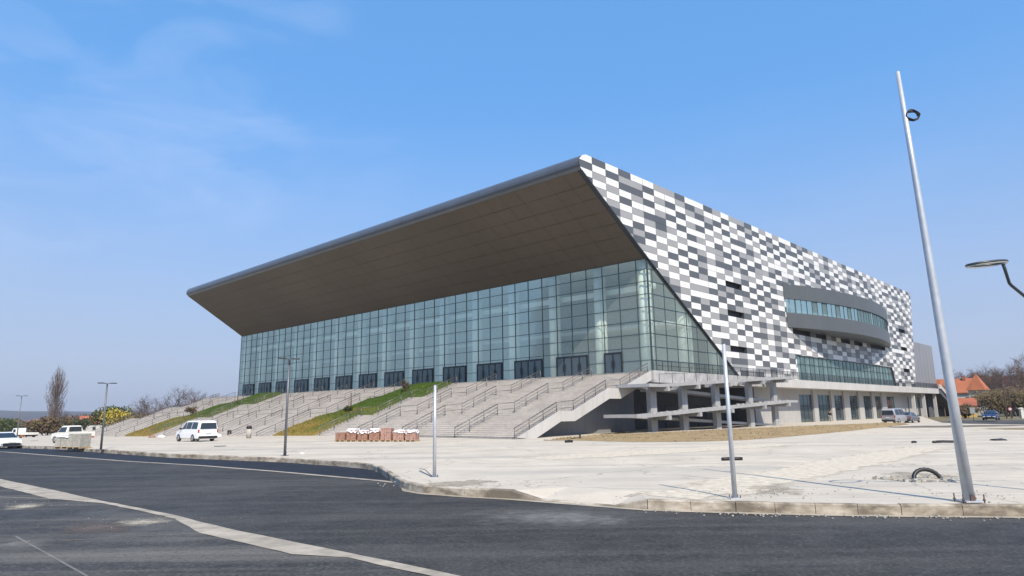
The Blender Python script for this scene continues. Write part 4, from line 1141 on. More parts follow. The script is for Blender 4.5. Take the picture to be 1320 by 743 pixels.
def car(name, label, cat, base, heading, st, paint, wheels, r, side_win, front, rear, group=None, lights=True, wd=.2):
    th = empty(name, base, label, cat, group, rz=rad(90 - heading))
    body = local('body', car_body(st), paint, th, .03)
    hw = max(s_[1] for s_ in st)
    def at_x(x):
        for i in range(len(st) - 1):
            a, b = st[i], st[i + 1]
            if a[0] >= x >= b[0]:
                f = (a[0] - x) / max(1e-6, a[0] - b[0]); return [a[k] + (b[k] - a[k]) * f for k in range(6)]
        return st[-1]
    for (xa0, xa1, xb0, xb1) in side_win:       # belt front, belt rear, roof front, roof rear
        for sy in (-1, 1):
            m = MB(); zb_ = .035
            def pt(x, top):
                q = at_x(x); y = q[5] if top else q[1] * .965; z = (q[4] - .13) if top else q[3] + zb_
                if top: y = q[5] + (q[1] * .965 - q[5]) * .06 / max(.1, q[4] - q[3])
                return Vector((x, sy * (y + .014), z))
            m.face([pt(xa0, 0), pt(xa1, 0), pt(xb1, 1), pt(xb0, 1)]); local('side_window', m, MT['car_glass'], th)
    for nm, q in (('windscreen', front), ('rear_window', rear)):
        if q is None: continue
        (x0, z0, y0), (x1, z1, y1) = q
        m = MB(); m.hexa([(x0, -y0, z0), (x0, y0, z0), (x1, y1, z1), (x1, -y1, z1)] + [(x0 + (.02 if nm == 'windscreen' else -.02), -y0, z0 + .012), (x0 + (.02 if nm == 'windscreen' else -.02), y0, z0 + .012), (x1 + (.02 if nm == 'windscreen' else -.02), y1, z1 + .012), (x1 + (.02 if nm == 'windscreen' else -.02), -y1, z1 + .012)]); local(nm, m, MT['car_glass'], th)
    add_wheels(th, wheels, hw + .015, r, wd)
    xf, xr = st[0][0], st[-1][0]; zf_, zr_ = st[0][3], st[-1][3]
    if lights:
        for sy in (-1, 1):
            m = MB(); m.box(xf - .18, xf + .02, sy * hw * .50, sy * hw * .86, zf_ - .17, zf_ - .03); local('headlight', m, MT['clear_lamp'], th, .02)
            m = MB(); m.box(xr - .02, xr + .07, sy * hw * .84, sy * hw * .965, zr_ - .28, zr_ + .02); local('tail_light', m, MT['red_lamp'], th, .015)
            q = at_x(st[0][0] * .42); m = MB(); m.box(q[0] - .08, q[0] + .05, sy * (hw - .02), sy * (hw + .16), q[3] + .02, q[3] + .16); local('mirror', m, MT['black_plastic'], th, .02)
    m = MB(); m.box(xr - .05, xr + .12, -hw * .9, hw * .9, st[-1][2] - .02, st[-1][2] + .19); local('rear_bumper', m, MT['black_plastic'], th, .03)
    m = MB(); m.box(xf - .12, xf + .04, -hw * .72, hw * .72, st[0][2] + .02, st[0][2] + .22); local('grille', m, MT['black_plastic'], th, .03)
    for x_, sgn in ((xf + .045, 1), (xr - .055, -1)):
        m = MB(); m.box(min(x_, x_ + sgn * .015), max(x_, x_ + sgn * .015), -.26, .26, (st[0][2] + .23) if sgn > 0 else zr_ - .34, (st[0][2] + .34) if sgn > 0 else zr_ - .23); local('number_plate', m, MT['plate'], th)
    return th
VAN = [(2.28, .70, .30, .72, .76, .60), (2.15, .86, .24, .84, .88, .68), (1.25, .92, .22, 1.02, 1.06, .74), (.55, .93, .22, 1.08, 1.76, .72), (.2, .93, .22, 1.08, 1.83, .74), (-1.6, .93, .22, 1.08, 1.84, .74), (-2.2, .92, .24, 1.08, 1.80, .73), (-2.32, .90, .30, 1.05, 1.60, .72)]
car('minivan', 'white minivan parked near the foot of the stairs, seen from behind', 'minivan', ground_at(252, 569.0), -50, VAN, MT['white_paint'], (1.45, -1.35), .33,
    [(.95, .12, .45, .14), (.06, -.9, .04, -.9), (-1.0, -2.05, -1.0, -1.95)], ((1.18, 1.10, .74), (.58, 1.70, .64)), ((-2.345, 1.10, .74), (-2.30, 1.62, .66)))
SED = [(2.2, .62, .30, .62, .66, .50), (2.05, .82, .22, .72, .76, .62), (1.0, .88, .20, .88, .93, .72), (.2, .89, .20, .93, 1.38, .60), (-.2, .89, .20, .94, 1.45, .62), (-1.0, .89, .20, .95, 1.42, .61), (-1.75, .88, .22, .98, 1.08, .64), (-2.1, .84, .24, .93, .99, .62), (-2.22, .78, .32, .85, .90, .58)]
SWIN = [(.75, -.18, .12, -.2), (-.26, -1.4, -.28, -.95)]
wc = ground_at(4, 578.5, RZ)
car('saloon_car', 'white saloon car coming along the street close to the kerb', 'car', wc, 128, SED, MT['white_paint'], (1.38, -1.32), .31, SWIN, ((.98, .96, .70), (.22, 1.36, .57)), ((-1.78, 1.06, .60), (-1.02, 1.40, .56)))
PCK = [(2.35, .70, .36, .82, .86, .58), (2.2, .82, .30, .92, .96, .66), (1.2, .84, .30, 1.02, 1.06, .70), (.75, .84, .30, 1.05, 1.66, .66), (.5, .84, .30, 1.05, 1.70, .67), (-.35, .84, .30, 1.05, 1.70, .67), (-.50, .84, .30, 1.05, 1.62, .66)]
pk = car('pickup_truck', 'old cream pickup truck with an open load bed, seen from behind', 'pickup', ground_at(91.5, 571.0), -62, PCK, MT['cream_paint'], (1.45, -1.55), .34,
         [(1.0, -.35, .70, -.33)], ((1.15, 1.10, .68), (.78, 1.62, .60)), ((-.53, 1.14, .60), (-.525, 1.58, .58)), lights=False)
m = MB(); m.box(-2.45, -.56, -.84, .84, .62, .70); m.box(-2.45, -.56, .80, .86, .70, 1.08); m.box(-2.45, -.56, -.86, -.80, .70, 1.08); m.box(-.62, -.56, -.8, .8, .70, 1.08); local('load_bed', m, MT['cream_paint'], pk, .01)
m = MB(); m.box(-2.52, -2.46, -.84, .84, .66, 1.10); local('tailgate', m, MT['cream_paint'], pk, .01)
m = MB(); m.box(-2.4, -.6, -.38, .38, .38, .60); local('chassis', m, MT['black_plastic'], pk)
for sy in (-1, 1):
    m = MB(); m.box(-2.5, -2.44, sy * .5, sy * .78, .50, .60); local('tail_light', m, MT['red_lamp'], pk)
# flatbed truck far away
tb_ = tz(31, 545, 138, -.30)
ft = empty('flatbed_truck', tb_, 'white flatbed truck with a pale drop-side body far off at the edge of the paving', 'truck', rz=rad(90 + 66))
m = MB(); m.prism([(2.2, .5), (2.2, 1.3), (1.75, 2.15), (.6, 2.2), (.6, .5)], lambda p, y: Vector((p[0], y, p[1])), -.95, .95); local('cab', m, MT['white_paint'], ft, .05)
for sy in (-1, 1):
    m = MB(); m.box(.85, 1.65, sy * .955, sy * .965, 1.35, 1.95); local('side_window', m, MT['car_glass'], ft)
m = MB(); m.hexa([(2.21, -.8, 1.35), (2.21, .8, 1.35), (1.84, .75, 2.03), (1.84, -.75, 2.03), (2.24, -.8, 1.36), (2.24, .8, 1.36), (1.87, .75, 2.04), (1.87, -.75, 2.04)]); local('windscreen', m, MT['car_glass'], ft)
m = MB(); m.box(-3.6, .45, -1.05, 1.05, .85, 1.28); local('load_bed', m, MT['cream_paint'], ft)
m = MB(); m.box(-3.5, 1.9, -.4, .4, .5, .80); local('chassis', m, MT['black_plastic'], ft)
add_wheels(ft, (1.5, -2.4), .95, .40, .25)
# vehicles by the far end of the hall
SVAN = [(x, hw, zb, zl_, zr_ + (.12 if zr_ > 1.4 else 0), rw) for (x, hw, zb, zl_, zr_, rw) in VAN]
car('van', 'silver van parked beside the ground floor pillars, seen from behind', 'van', Vector((*at_depth(1155, 540, 104).xy, -.01)), 52, SVAN, MT['silver_paint'], (1.45, -1.35), .33,
    [(.95, .12, .45, .14), (.06, -.9, .04, -.9), (-1.0, -2.05, -1.0, -1.95)], ((1.18, 1.10, .74), (.58, 1.80, .64)), ((-2.345, 1.10, .74), (-2.31, 1.68, .66)))
car('hatchback', 'dark grey car parked beside the silver van', 'car', Vector((*at_depth(1171.5, 540, 107).xy, -.01)), 46, SED, MT['grey_paint'], (1.38, -1.32), .31, SWIN, ((.98, .96, .70), (.22, 1.36, .57)), ((-1.78, 1.06, .60), (-1.02, 1.40, .56)))
bc = at_depth(1278, 540.5, 124); 
car('parked_car', 'dark blue car facing the plaza in front of the brown bushes', 'car', Vector((bc.x, bc.y, -.02)), 222, SED, MT['blue_paint'], (1.38, -1.32), .31, SWIN, ((.98, .96, .70), (.22, 1.36, .57)), ((-1.78, 1.06, .60), (-1.02, 1.40, .56)))

# ------------------------------------------------------------------ building materials and small things on the paving
def pallet_of(px, h_rows, mat, film, label, wd=1.0, dp=.95, name='paver_pallet', py=569.2, rows=7, dz=0, group='pallets of clay pavers at the foot of the stairs', cat='pallet'):
    b = ground_at(px, py); th = empty(name, b, label, cat, group, rz=rad(-8 + rng.uniform(-6, 6)))
    m = MB()
    for k in range(3): m.box(-wd / 2 + k * (wd - .1) / 2, -wd / 2 + .1 + k * (wd - .1) / 2, -dp / 2, dp / 2, 0, .09)
    for k in range(6): m.box(-wd / 2, wd / 2, -dp / 2 + k * (dp - .1) / 5, -dp / 2 + .1 + k * (dp - .1) / 5, .092, .115)
    local('pallet_base', m, MT['wood'], th)
    m = MB(); r_ = random.Random(int(px)); nx_, ny_ = 5, 5
    for i in range(h_rows):
        for a in range(nx_):
            for c in range(ny_):
                if i == h_rows - 1 and r_.random() < .12: continue
                x0 = -wd / 2 + .03 + a * (wd - .06) / nx_; y0 = -dp / 2 + .03 + c * (dp - .06) / ny_; j = r_.uniform(-.012, .012); z0 = .118 + i * .118
                m.box(x0 + .006 + j, x0 + (wd - .06) / nx_ - .006 + j, y0 + .006, y0 + (dp - .06) / ny_ - .006, z0, z0 + .112)
    local('paver_stack', m, mat, th)
    if film:
        m = MB(); z1 = .118 + h_rows * .118; n = 7; g = [[None] * (n + 1) for _ in range(n + 1)]
        for i in range(n + 1):
            for j in range(n + 1):
                x, y = -wd / 2 - .015 + (wd + .03) * i / n, -dp / 2 - .015 + (dp + .03) * j / n; e = i in (0, n) or j in (0, n)
                g[i][j] = Vector((x * (1.03 if e else 1), y * (1.03 if e else 1), z1 + (.03 + r_.uniform(0, .07) if not e else -r_.uniform(.05, .28))))
        for i in range(n):
            for j in range(n): m.face([g[i][j], g[i + 1][j], g[i + 1][j + 1], g[i][j + 1]])
        local('plastic_film', m, MT['film'], th)
    return th
spec = [(441.5, 5, 'brick', False, 'low uncovered stack of red pavers, next to the grass bank'),
        (455.5, 7, 'brick', True, 'red paver pallet with torn white film, next to the low uncovered stack'),
        (470.0, 6, 'brick', True, 'red paver pallet with white film, third from the grass bank'),
        (484.0, 7, 'brick', True, 'red paver pallet with white film, in the middle of the row'),
        (499.0, 8, 'brick_pink', False, 'tallest stack of pale pink pavers, uncovered'),
        (515.0, 6, 'brick_pink', True, 'pink paver pallet under white film, next to the tallest uncovered stack'),
        (531.5, 6, 'brick_pink', True, 'last pink paver pallet in the row, nearest the short bare pole')]
for px, hr, mt_, fl, lb_ in spec: pallet_of(px, hr, MT[mt_], fl, lb_, .92)
pallet_of(85, 7, MT['paver_grey'], True, 'pallet of grey pavers under clear film behind the pickup, farther from the lamp post', 1.15, 1.0, 'paver_pallet', 577.8, group='pallets of grey pavers by the pickup')
pallet_of(101.5, 8, MT['paver_grey'], False, 'pallet of bare grey pavers behind the pickup, nearer the lamp post', 1.15, 1.0, 'paver_pallet', 578.2, group='pallets of grey pavers by the pickup')
# half-buried pipe hoop in a dug hole
hb = ground_at(1196, 618)
m = MB(); n = 22
m.tube([EX * (-.40 * math.cos(math.pi * k / n)) + Vector((0, .12 * math.sin(math.pi * k / n), .30 * math.sin(math.pi * k / n) - .03)) for k in range(n + 1)], [.055 + .009 * (k % 2) for k in range(n + 1)], 8)
tag(m.build('pipe_hoop', MT['black_plastic'], None, -hb), 'hoop of black corrugated pipe sticking out of a dug hole in the paving', 'pipe')
hole_o = bpy.data.objects['pipe_hoop']; 
for v_ in hole_o.data.vertices: v_.co -= hb
hole_o.location = hb
m = MB(); r_ = random.Random(4)
for k in range(70):
    a = r_.uniform(0, 6.28); f = r_.gauss(1, .16); c_ = hb + EX * (math.cos(a) * .95 * f - .25) + Vector((0, math.sin(a) * .75 * f, 0)); s_ = r_.uniform(.03, .10)
    pts = []
    for z0 in (-.03, s_ * .8):
        for q in range(4): pts.append(c_ + Vector((math.cos(q * 1.57 + a) * s_ * r_.uniform(.7, 1.3), math.sin(q * 1.57 + a) * s_ * r_.uniform(.7, 1.3), z0 * r_.uniform(.7, 1))))
    m.hexa(pts)
tag(m.build('rubble', MT['paver_grey']), 'broken concrete lumps around the dug hole with the pipe hoop', 'rubble', kind='stuff')
sheet('hole_soil', [xy(hb + EX * (1.05 * math.cos(a) * (1 + .15 * math.sin(3 * a)) - .22) + Vector((0, .8 * math.sin(a), 0))) for a in [k * .314 for k in range(20)]], MT['sand_dark'], .012)
def lying_pipe(px0, px1, r, label, bend=.06, name='pipe_piece'):
    a, b = ground_at(*px0), ground_at(*px1); a.z += r * .9; b.z += r * .9; mid = a.lerp(b, .5) + Vector((0, bend, .02))
    m = MB(); m.tube([a, a.lerp(mid, .5) + Vector((0, bend * .4, 0)), mid, mid.lerp(b, .5), b], r, 8)
    for v_i in range(len(m.v)): m.v[v_i] = tuple(Vector(m.v[v_i]) - a)
    o = m.build(name, MT['black_plastic'], None, ZERO); o.location = a
    return tag(o, label, 'pipe', 'offcuts of black pipe on the paving')
lying_pipe((1203, 571.5), (1236, 571), .07, 'long black pipe offcut lying beyond the tall galvanised pole', .25)
lying_pipe((1176, 571.5), (1181, 571.2), .06, 'tiny black pipe offcut next to the long one')
lying_pipe((931, 594.2), (957, 593.6), .07, 'black pipe offcut lying behind the bare pole in front of the ramp')
lying_pipe((729, 571.0), (738, 570.6), .09, 'stubby black pipe offcut on the paving at the foot of the stairs')
a = ground_at(741, 567.5)
m = MB(); m.tube([(-.35, 0, .08), (.2, .05, .08), (.42, .06, .16), (.40, .1, .42)], .085, 8); o = m.build('pipe_bend', MT['black_plastic'], None, ZERO); o.location = a
tag(o, 'black pipe bend with one end up, on the soil edge by the stairs', 'pipe')
def cover(px, r, label):
    p = ground_at(*px); m = MB(); n = 20
    m.tube([(0, 0, .004), (0, 0, .03)], r, n); o = m.build('manhole_cover', MT['lamp_dark'], None, ZERO); o.location = p; tag(o, label, 'manhole cover', 'manhole covers in the paving')
cover((284, 575.6), .42, 'dark manhole cover in the paving between the minivan and the kerb')
cover((44, 568.8), .38, 'dark manhole cover in the paving beside the cream pickup')
p = ground_at(1287, 568); m = MB(); m.hexa([(-.4, -.3, 0), (.38, -.25, 0), (.42, .28, 0), (-.36, .3, 0), (-.36, -.26, .10), (.36, -.2, .07), (.36, .22, .12), (-.3, .24, .08)]); o = m.build('rubber_mat', MT['black_plastic'], None, ZERO); o.location = p; tag(o, 'dark folded mat lying on the paving behind the tall pole', 'mat')
a, b = ground_at(557, 615.2), ground_at(541, 606); b.z += .04
m = MB(); m.tube([ZERO + Vector((0, 0, .02)), (b - a) * .55 + Vector((0, 0, .10)), b - a], .013, 5); o = m.build('steel_stake', MT['lamp_grey'], None, ZERO); o.location = a; tag(o, 'thin steel rod lying slanted at the foot of the short pole', 'rod')
def sack(px, sz, mt_, label, seed):
    r_ = random.Random(seed); p = ground_at(*px); bm = bmesh.new(); bmesh.ops.create_icosphere(bm, subdivisions=2, radius=1)
    for v in bm.verts:
        n_ = noise.noise(v.co * 1.6 + Vector((seed, 0, 0))); v.co *= 1 + .25 * n_; v.co = Vector((v.co.x * sz, v.co.y * sz * .8, max(-.1, v.co.z * .55) * sz + .1 * sz))
    me = bpy.data.meshes.new('sack'); bm.to_mesh(me); bm.free(); me.materials.append(mt_); me.polygons.foreach_set('use_smooth', [True] * len(me.polygons))
    o = bpy.data.objects.new('sack', me); COL.objects.link(o); o.location = p; tag(o, label, 'sack', 'sacks left on the paving')
sack((208, 564.5), .55, MT['film'], 'white sack on the paving ahead of the minivan', 1); sack((196, 564.3), .5, MT['brick'], 'reddish heap of pavers by the bank ahead of the minivan', 2)
sack((281, 563.2), .55, MT['film'], 'white sack beside the rear corner of the minivan', 3); sack((389.5, 585.6), .14, MT['film'], 'small white bag beside the lamp post at the kerb', 4)
def bin_(px, label, h, pale):
    p = ground_at(*px); th = empty('litter_bin', p, label, 'litter bin')
    m = MB(); m.tube([(0, 0, 0), (0, 0, h * .75)], [.24, .27], 12); local('bin_body', m, MT['paver_grey'] if pale else MT['black_plastic'], th)
    m = MB(); m.tube([(0, 0, h * .75), (0, 0, h * .9), (0, 0, h)], [.28, .28, .18], 12); local('lid', m, MT['black_plastic'], th)
bin_((320.5, 565.2), 'pale concrete litter bin with a black top before the stairs', 1.25, True)
bin_((295.5, 562.0), 'small all-black litter bin before the stairs', .75, False)
# orange barrier and dark drum on the far paving
p = ground_at(29, 564); th = empty('traffic_barrier', p, 'small orange traffic barrier standing behind the white saloon car', 'barrier')
m = MB(); m.hexa([(-.35, -.25, 0), (.35, -.25, 0), (.35, .25, 0), (-.35, .25, 0), (-.30, -.08, .85), (.30, -.08, .85), (.30, .08, .85), (-.30, .08, .85)]); local('barrier_body', m, MT['orange'], th, .03)
m = MB(); m.box(-.31, .31, -.15, .15, .40, .55); local('white_band', m, MT['film'], th)
p = ground_at(47, 562); th = empty('oil_drum', p, 'dark drum standing beside the brown bush under the tall poplar', 'drum')
m = MB(); m.tube([(0, 0, 0), (0, 0, .3), (0, 0, .31), (0, 0, .6), (0, 0, .61), (0, 0, .92)], [.29, .29, .305, .305, .29, .29], 14); local('drum_body', m, MT['black_plastic'], th)
m = MB(); m.tube([(0, 0, .92), (0, 0, .95)], .28, 14); local('drum_lid', m, MT['lamp_dark'], th)

# person by the pillars
pb = W(-1.3, 49.5, -.02)
ps = empty('person', pb, 'person in a dark jacket and pale trousers standing by the ground floor pillars', 'person', rz=rad(30))
def skin_mesh(name, verts, edges, radii, mat, parent, sub=2, root=0):
    me = bpy.data.meshes.new(name); me.from_pydata(verts, edges, []); me.materials.append(mat)
    o = bpy.data.objects.new(name, me); COL.objects.link(o); o.parent = parent
    sk = o.modifiers.new('skin', 'SKIN'); sk.use_smooth_shade = True
    for i, r in enumerate(radii):
        d = me.skin_vertices[0].data[i]; d.radius = (r, r) if isinstance(r, (int, float)) else r; d.use_root = (i == root)
    ss = o.modifiers.new('sub', 'SUBSURF'); ss.levels = sub; ss.render_levels = sub
    return o
bv = [(0, 0, .93), (0, 0, 1.10), (0, 0, 1.30), (0, 0, 1.42), (0, 0, 1.50), (.01, 0, 1.60), (.01, 0, 1.70), (.0, .19, 1.40), (.02, .24, 1.14), (.07, .25, .90), (.09, .25, .80), (0, -.19, 1.40), (.02, -.24, 1.14), (.07, -.25, .90), (.09, -.25, .80),
      (0, .10, .88), (.01, .11, .48), (-.02, .11, .08), (.14, .12, .03), (0, -.10, .88), (.03, -.11, .48), (.0, -.11, .08), (.16, -.12, .03)]
be = [(0, 1), (1, 2), (2, 3), (3, 4), (4, 5), (5, 6), (3, 7), (7, 8), (8, 9), (9, 10), (3, 11), (11, 12), (12, 13), (13, 14), (0, 15), (15, 16), (16, 17), (17, 18), (0, 19), (19, 20), (20, 21), (21, 22)]
br = [(.13, .16), (.12, .15), (.13, .17), (.10, .12), .055, .085, .09, .065, .048, .034, .03, .065, .048, .034, .03, .085, .06, .042, .035, .085, .06, .042, .035]
skin_mesh('body', bv, be, br, MT['skin'], ps)
jv = [bv[i] for i in (0, 1, 2, 3, 7, 8, 9, 11, 12, 13)]
skin_mesh('jacket', jv, [(0, 1), (1, 2), (2, 3), (3, 4), (4, 5), (5, 6), (3, 7), (7, 8), (8, 9)], [(.15, .18), (.14, .17), (.15, .19), (.12, .14), .08, .062, .048, .08, .062, .048], MT['cloth_dark'], ps)
skin_mesh('trousers', [bv[i] for i in (0, 15, 16, 17, 19, 20, 21)], [(0, 1), (1, 2), (2, 3), (0, 4), (4, 5), (5, 6)], [(.14, .17), .10, .074, .058, .10, .074, .058], MT['cloth_pale'], ps)
m = MB(); m.tube([(0, 0, 1.655), (-.005, 0, 1.70), (-.01, 0, 1.755), (-.01, 0, 1.785)], [.098, .102, .085, .03], 12); local('hair', m, MT['hair'], ps)

# ------------------------------------------------------------------ trees and shrubs
def grow(mt, mc, p, d, L, r, depth, R_, spread, up_pull, nbr, twig_n, rmin=.008):
    segs = 3; pts = [p]; rr_ = [r]; q = p.copy(); dd = d.copy()
    for k in range(segs):
        dd = (dd + Vector((R_.gauss(0, .12), R_.gauss(0, .12), R_.gauss(0, .06) + up_pull))).normalized(); q = q + dd * (L / segs); pts.append(q.copy()); rr_.append(max(rmin, r * (1 - .5 * (k + 1) / segs)))
    (mt if depth > 2 else mc).tube(pts, rr_, 6 if depth > 2 else 3, False)
    if depth == 0: return
    for k in range(nbr):
        f = R_.uniform(.35, 1.0); i = min(segs - 1, int(f * segs)); o_ = pts[i].lerp(pts[i + 1], f * segs - i)
        a = R_.uniform(0, 6.28); side_ = dd.orthogonal().normalized(); side_ = (side_ * math.cos(a) + dd.cross(side_) * math.sin(a))
        nd = (dd * (1 - spread) + side_ * spread * R_.uniform(.7, 1.3)).normalized()
        grow(mt, mc, o_, nd, L * R_.uniform(.5, .8), r * .52, depth - 1, R_, spread, up_pull, nbr if depth > 1 else twig_n, twig_n, rmin)
def bare_tree(name, base, h, label, seed, spread=.5, up_pull=.05, depth=4, nbr=5, mt_='bark', mc_='twig', group='bare trees around the plaza', r0=None, rmin=.012):
    R_ = random.Random(seed); th = empty(name, base, label, 'tree', group)
    a, b = MB(), MB(); r0 = r0 or h * .018
    grow(a, b, Vector((0, 0, -.3)), Vector((0, 0, 1)), h * .50, r0, depth, R_, spread, up_pull, nbr, 4, rmin)
    local('trunk', a, MT[mt_], th); local('crown', b, MT[mc_], th)
    return th
def leafy(name, base, w_, h, label, seed, mats, cat='shrub', group=None, n=2200, size=.16, lift=0.0, stems='bark', shape=1.0):
    R_ = random.Random(seed); th = empty(name, base, label, cat, group)
    lobes = [(Vector((R_.uniform(-.32, .32) * w_, R_.uniform(-.32, .32) * w_, h * (lift + (1 - lift) * R_.uniform(.35, .72)))), R_.uniform(.22, .38)) for _ in range(9)]
    m = MB()
    for k in range(n):
        c_, f = lobes[R_.randrange(9)]; v = Vector((R_.gauss(0, 1), R_.gauss(0, 1), R_.gauss(0, 1))).normalized() * (R_.random() ** .45)
        p = c_ + Vector((v.x * w_ * f, v.y * w_ * f, v.z * h * f * .9 * shape)); p.z = max(p.z, .05)
        a = Vector((R_.gauss(0, 1), R_.gauss(0, 1), R_.gauss(0, 1))).normalized(); b = a.orthogonal().normalized(); s_ = size * R_.uniform(.5, 1.3)
        m.face([p - a * s_, p + b * s_ * .6, p + a * s_, p - b * s_ * .6], R_.choices(range(len(mats)), [3] + [1] * (len(mats) - 1))[0])
    local('foliage', m, [MT[x] for x in mats], th)
    m = MB()
    for c_, f in lobes: m.tube([(c_.x * .15, c_.y * .15, -.2), (c_.x * .6, c_.y * .6, c_.z * .5), c_], [.05 * h / 3, .035 * h / 3, .012], 5)
    local('stems', m, MT[stems], th)
    return th
def poplar(base, h, seed, label):
    R_ = random.Random(seed); th = empty('poplar_tree', base, label, 'tree'); a, b = MB(), MB()
    a.tube([(0, 0, -.3), (.1, 0, h * .3), (0, .1, h * .65), (.1, 0, h)], [.36, .28, .16, .03], 8)
    def env(f): return 2.9 * math.sin(math.pi * min(1, max(0, (f - .16) / .86)) ** 1.25) ** .8 + .15
    for k in range(210):
        f1 = R_.uniform(.30, 1.0); u_ = R_.random() ** .6; an = R_.uniform(0, 6.28); d = Vector((math.cos(an), math.sin(an), 0))
        e = d * env(f1) * u_ + Vector((0, 0, h * f1)); o_ = Vector((0, 0, h * max(.10, f1 - R_.uniform(.16, .34)))); mid_ = o_.lerp(e, .45) + d * .25 * u_
        (a if k % 3 == 0 else b).tube([o_, mid_, e], [.055, .04, .012], 4, False)
        for q in range(7):
            f = R_.uniform(.35, 1); p_ = mid_.lerp(e, (f - .35) / .65); dd = Vector((R_.gauss(0, .3), R_.gauss(0, .3), 1)).normalized(); L_ = R_.uniform(.5, 1.5)
            b.tube([p_, p_ + dd * L_ * .5, p_ + dd * L_ + Vector((R_.gauss(0, .12), R_.gauss(0, .12), 0))], [.020, .015, .008], 3, False)
    local('trunk', a, MT['bark_pale'], th); local('crown', b, MT['twig'], th)
poplar(tz(69, 545, 182), 18.6, 5, 'tall bare poplar with upright twigs standing above the brown bush')
leafy('bush', tz(62, 545, 172), 8.0, 5.6, 'big brown and olive bush at the foot of the tall poplar', 11, ['leaf_brown', 'leaf_olive', 'twig_warm'], 'bush', None, 3200, .34)
bare_tree('bare_tree', tz(79, 545, 170), 9, 'slight bare tree close beside the tall poplar', 14, .4, .1, 4, 4)
leafy('forsythia_bush', tz(160, 550, 150), 8.5, 6.0, 'bright yellow blossoming bush behind the far stairs', 21, ['leaf_yellow', 'leaf_olive', 'leaf_brown'], 'bush', None, 3400, .24)
leafy('evergreen_bush', tz(141, 550, 156), 7.5, 7.2, 'dark green bush beside the yellow blossoming one', 22, ['leaf_green', 'leaf_olive'], 'bush', None, 3000, .26)
leafy('evergreen_bush', tz(98, 548, 205), 8, 5.8, 'dark green bush behind the cream pickup', 23, ['leaf_green', 'leaf_brown'], 'bush', None, 2200, .3)
leafy('bush', tz(180, 550, 165), 9, 5.6, 'brown bush between the yellow bush and the bare trees', 24, ['leaf_brown', 'twig_warm', 'leaf_olive'], 'bush', None, 2600, .28)
leafy('evergreen_bush', tz(3, 545, 210), 9, 6.5, 'dark green bush behind the white flatbed truck', 25, ['leaf_green', 'leaf_olive'], 'bush', None, 2200, .3)
for i, (px, D, h, sp) in enumerate(((178, 190, 13.0, .55), (191, 215, 11.5, .5), (205, 230, 12.5, .5), (214, 205, 14.5, .52), (226, 190, 13.5, .55), (238, 225, 14.0, .5), (251, 230, 13.6, .5), (263, 250, 14.6, .5), (276, 260, 15.0, .5), (290, 270, 15.2, .5))):
    names = ['lone bare tree behind the stairs next to the brown bush', 'low bare tree between the lone tree and the grove', 'purplish bare tree at the start of the grove behind the stairs', 'tallest bare tree of the grove behind the stairs',
             'broad bare tree just past the tallest of the grove', 'bare tree above the middle of the far stairs', 'bare tree behind the upper half of the far stairs', 'bare tree whose twigs just show over the upper far stairs', 'bare tree barely showing over the top of the far stairs', 'bare tree barely showing beside the hall corner']
    bare_tree('bare_tree', tz(px, 548, D), h, names[i], 40 + i, sp, .04, 4, 5)
for i, (px, D, wd_, h) in enumerate(((20, 300, 16, 6), (33, 290, 14, 5), (105, 270, 15, 7.5), (88, 320, 16, 7), (120, 300, 14, 6))):
    leafy('bush', tz(px, 545, D), wd_, h, ['brown thicket far behind the truck bed', 'russet thicket far off between truck and poplar', 'brown thicket behind the grey paver pallets', 'far brown thicket over the pickup cab', 'far thicket beside the red roofed house'][i], 60 + i, ['leaf_brown', 'twig', 'leaf_olive'], 'bush', 'brown thickets beyond the plaza', 1800, .42)
# right-hand side
for i, (px, D, h, sp) in enumerate(((1268, 205, 15.5, .5), (1281, 190, 15.0, .55), (1292, 200, 16.5, .5), (1304, 185, 15.5, .55), (1316, 195, 17.0, .5), (1330, 190, 16, .5), (1345, 200, 17, .5), (1219, 160, 9.2, .5))):
    names = ['bare tree rising behind the steep pointed house', 'bare tree just past the pointed orange roof', 'bare tree in the grove above the dark blue car', 'bare tree over the leaning white poles', 'tallest bare tree of the grove beyond the blue car', 'bare tree at the edge of the grove', 'last bare tree of the grove', 'small russet tree between the annex and the tall pole']
    bare_tree('bare_tree', tz(px, 540, D), h, names[i], 80 + i, sp, .04, 4, 6, 'bark', 'twig_warm' if i % 3 else 'twig', rmin=.02)
for i, (px, D, wd_, h) in enumerate(((1270, 150, 9, 6.5), (1284, 155, 11, 7.0), (1298, 150, 11, 6.5), (1312, 156, 11, 7.5), (1328, 150, 12, 7.0), (1245, 132, 4, 3.0))):
    leafy('bush', tz(px, 540, D), wd_, h, ['brown thicket next to the pointed orange roof', 'brown thicket right behind the dark blue car', 'olive brown thicket behind the white poles', 'tall brown thicket past the white poles', 'brown thicket at the end of the row', 'small olive bush beside the yellow house'][i], 90 + i, ['leaf_brown', 'twig_warm', 'leaf_olive'], 'bush', 'brown thickets beyond the plaza', 2600, .26)
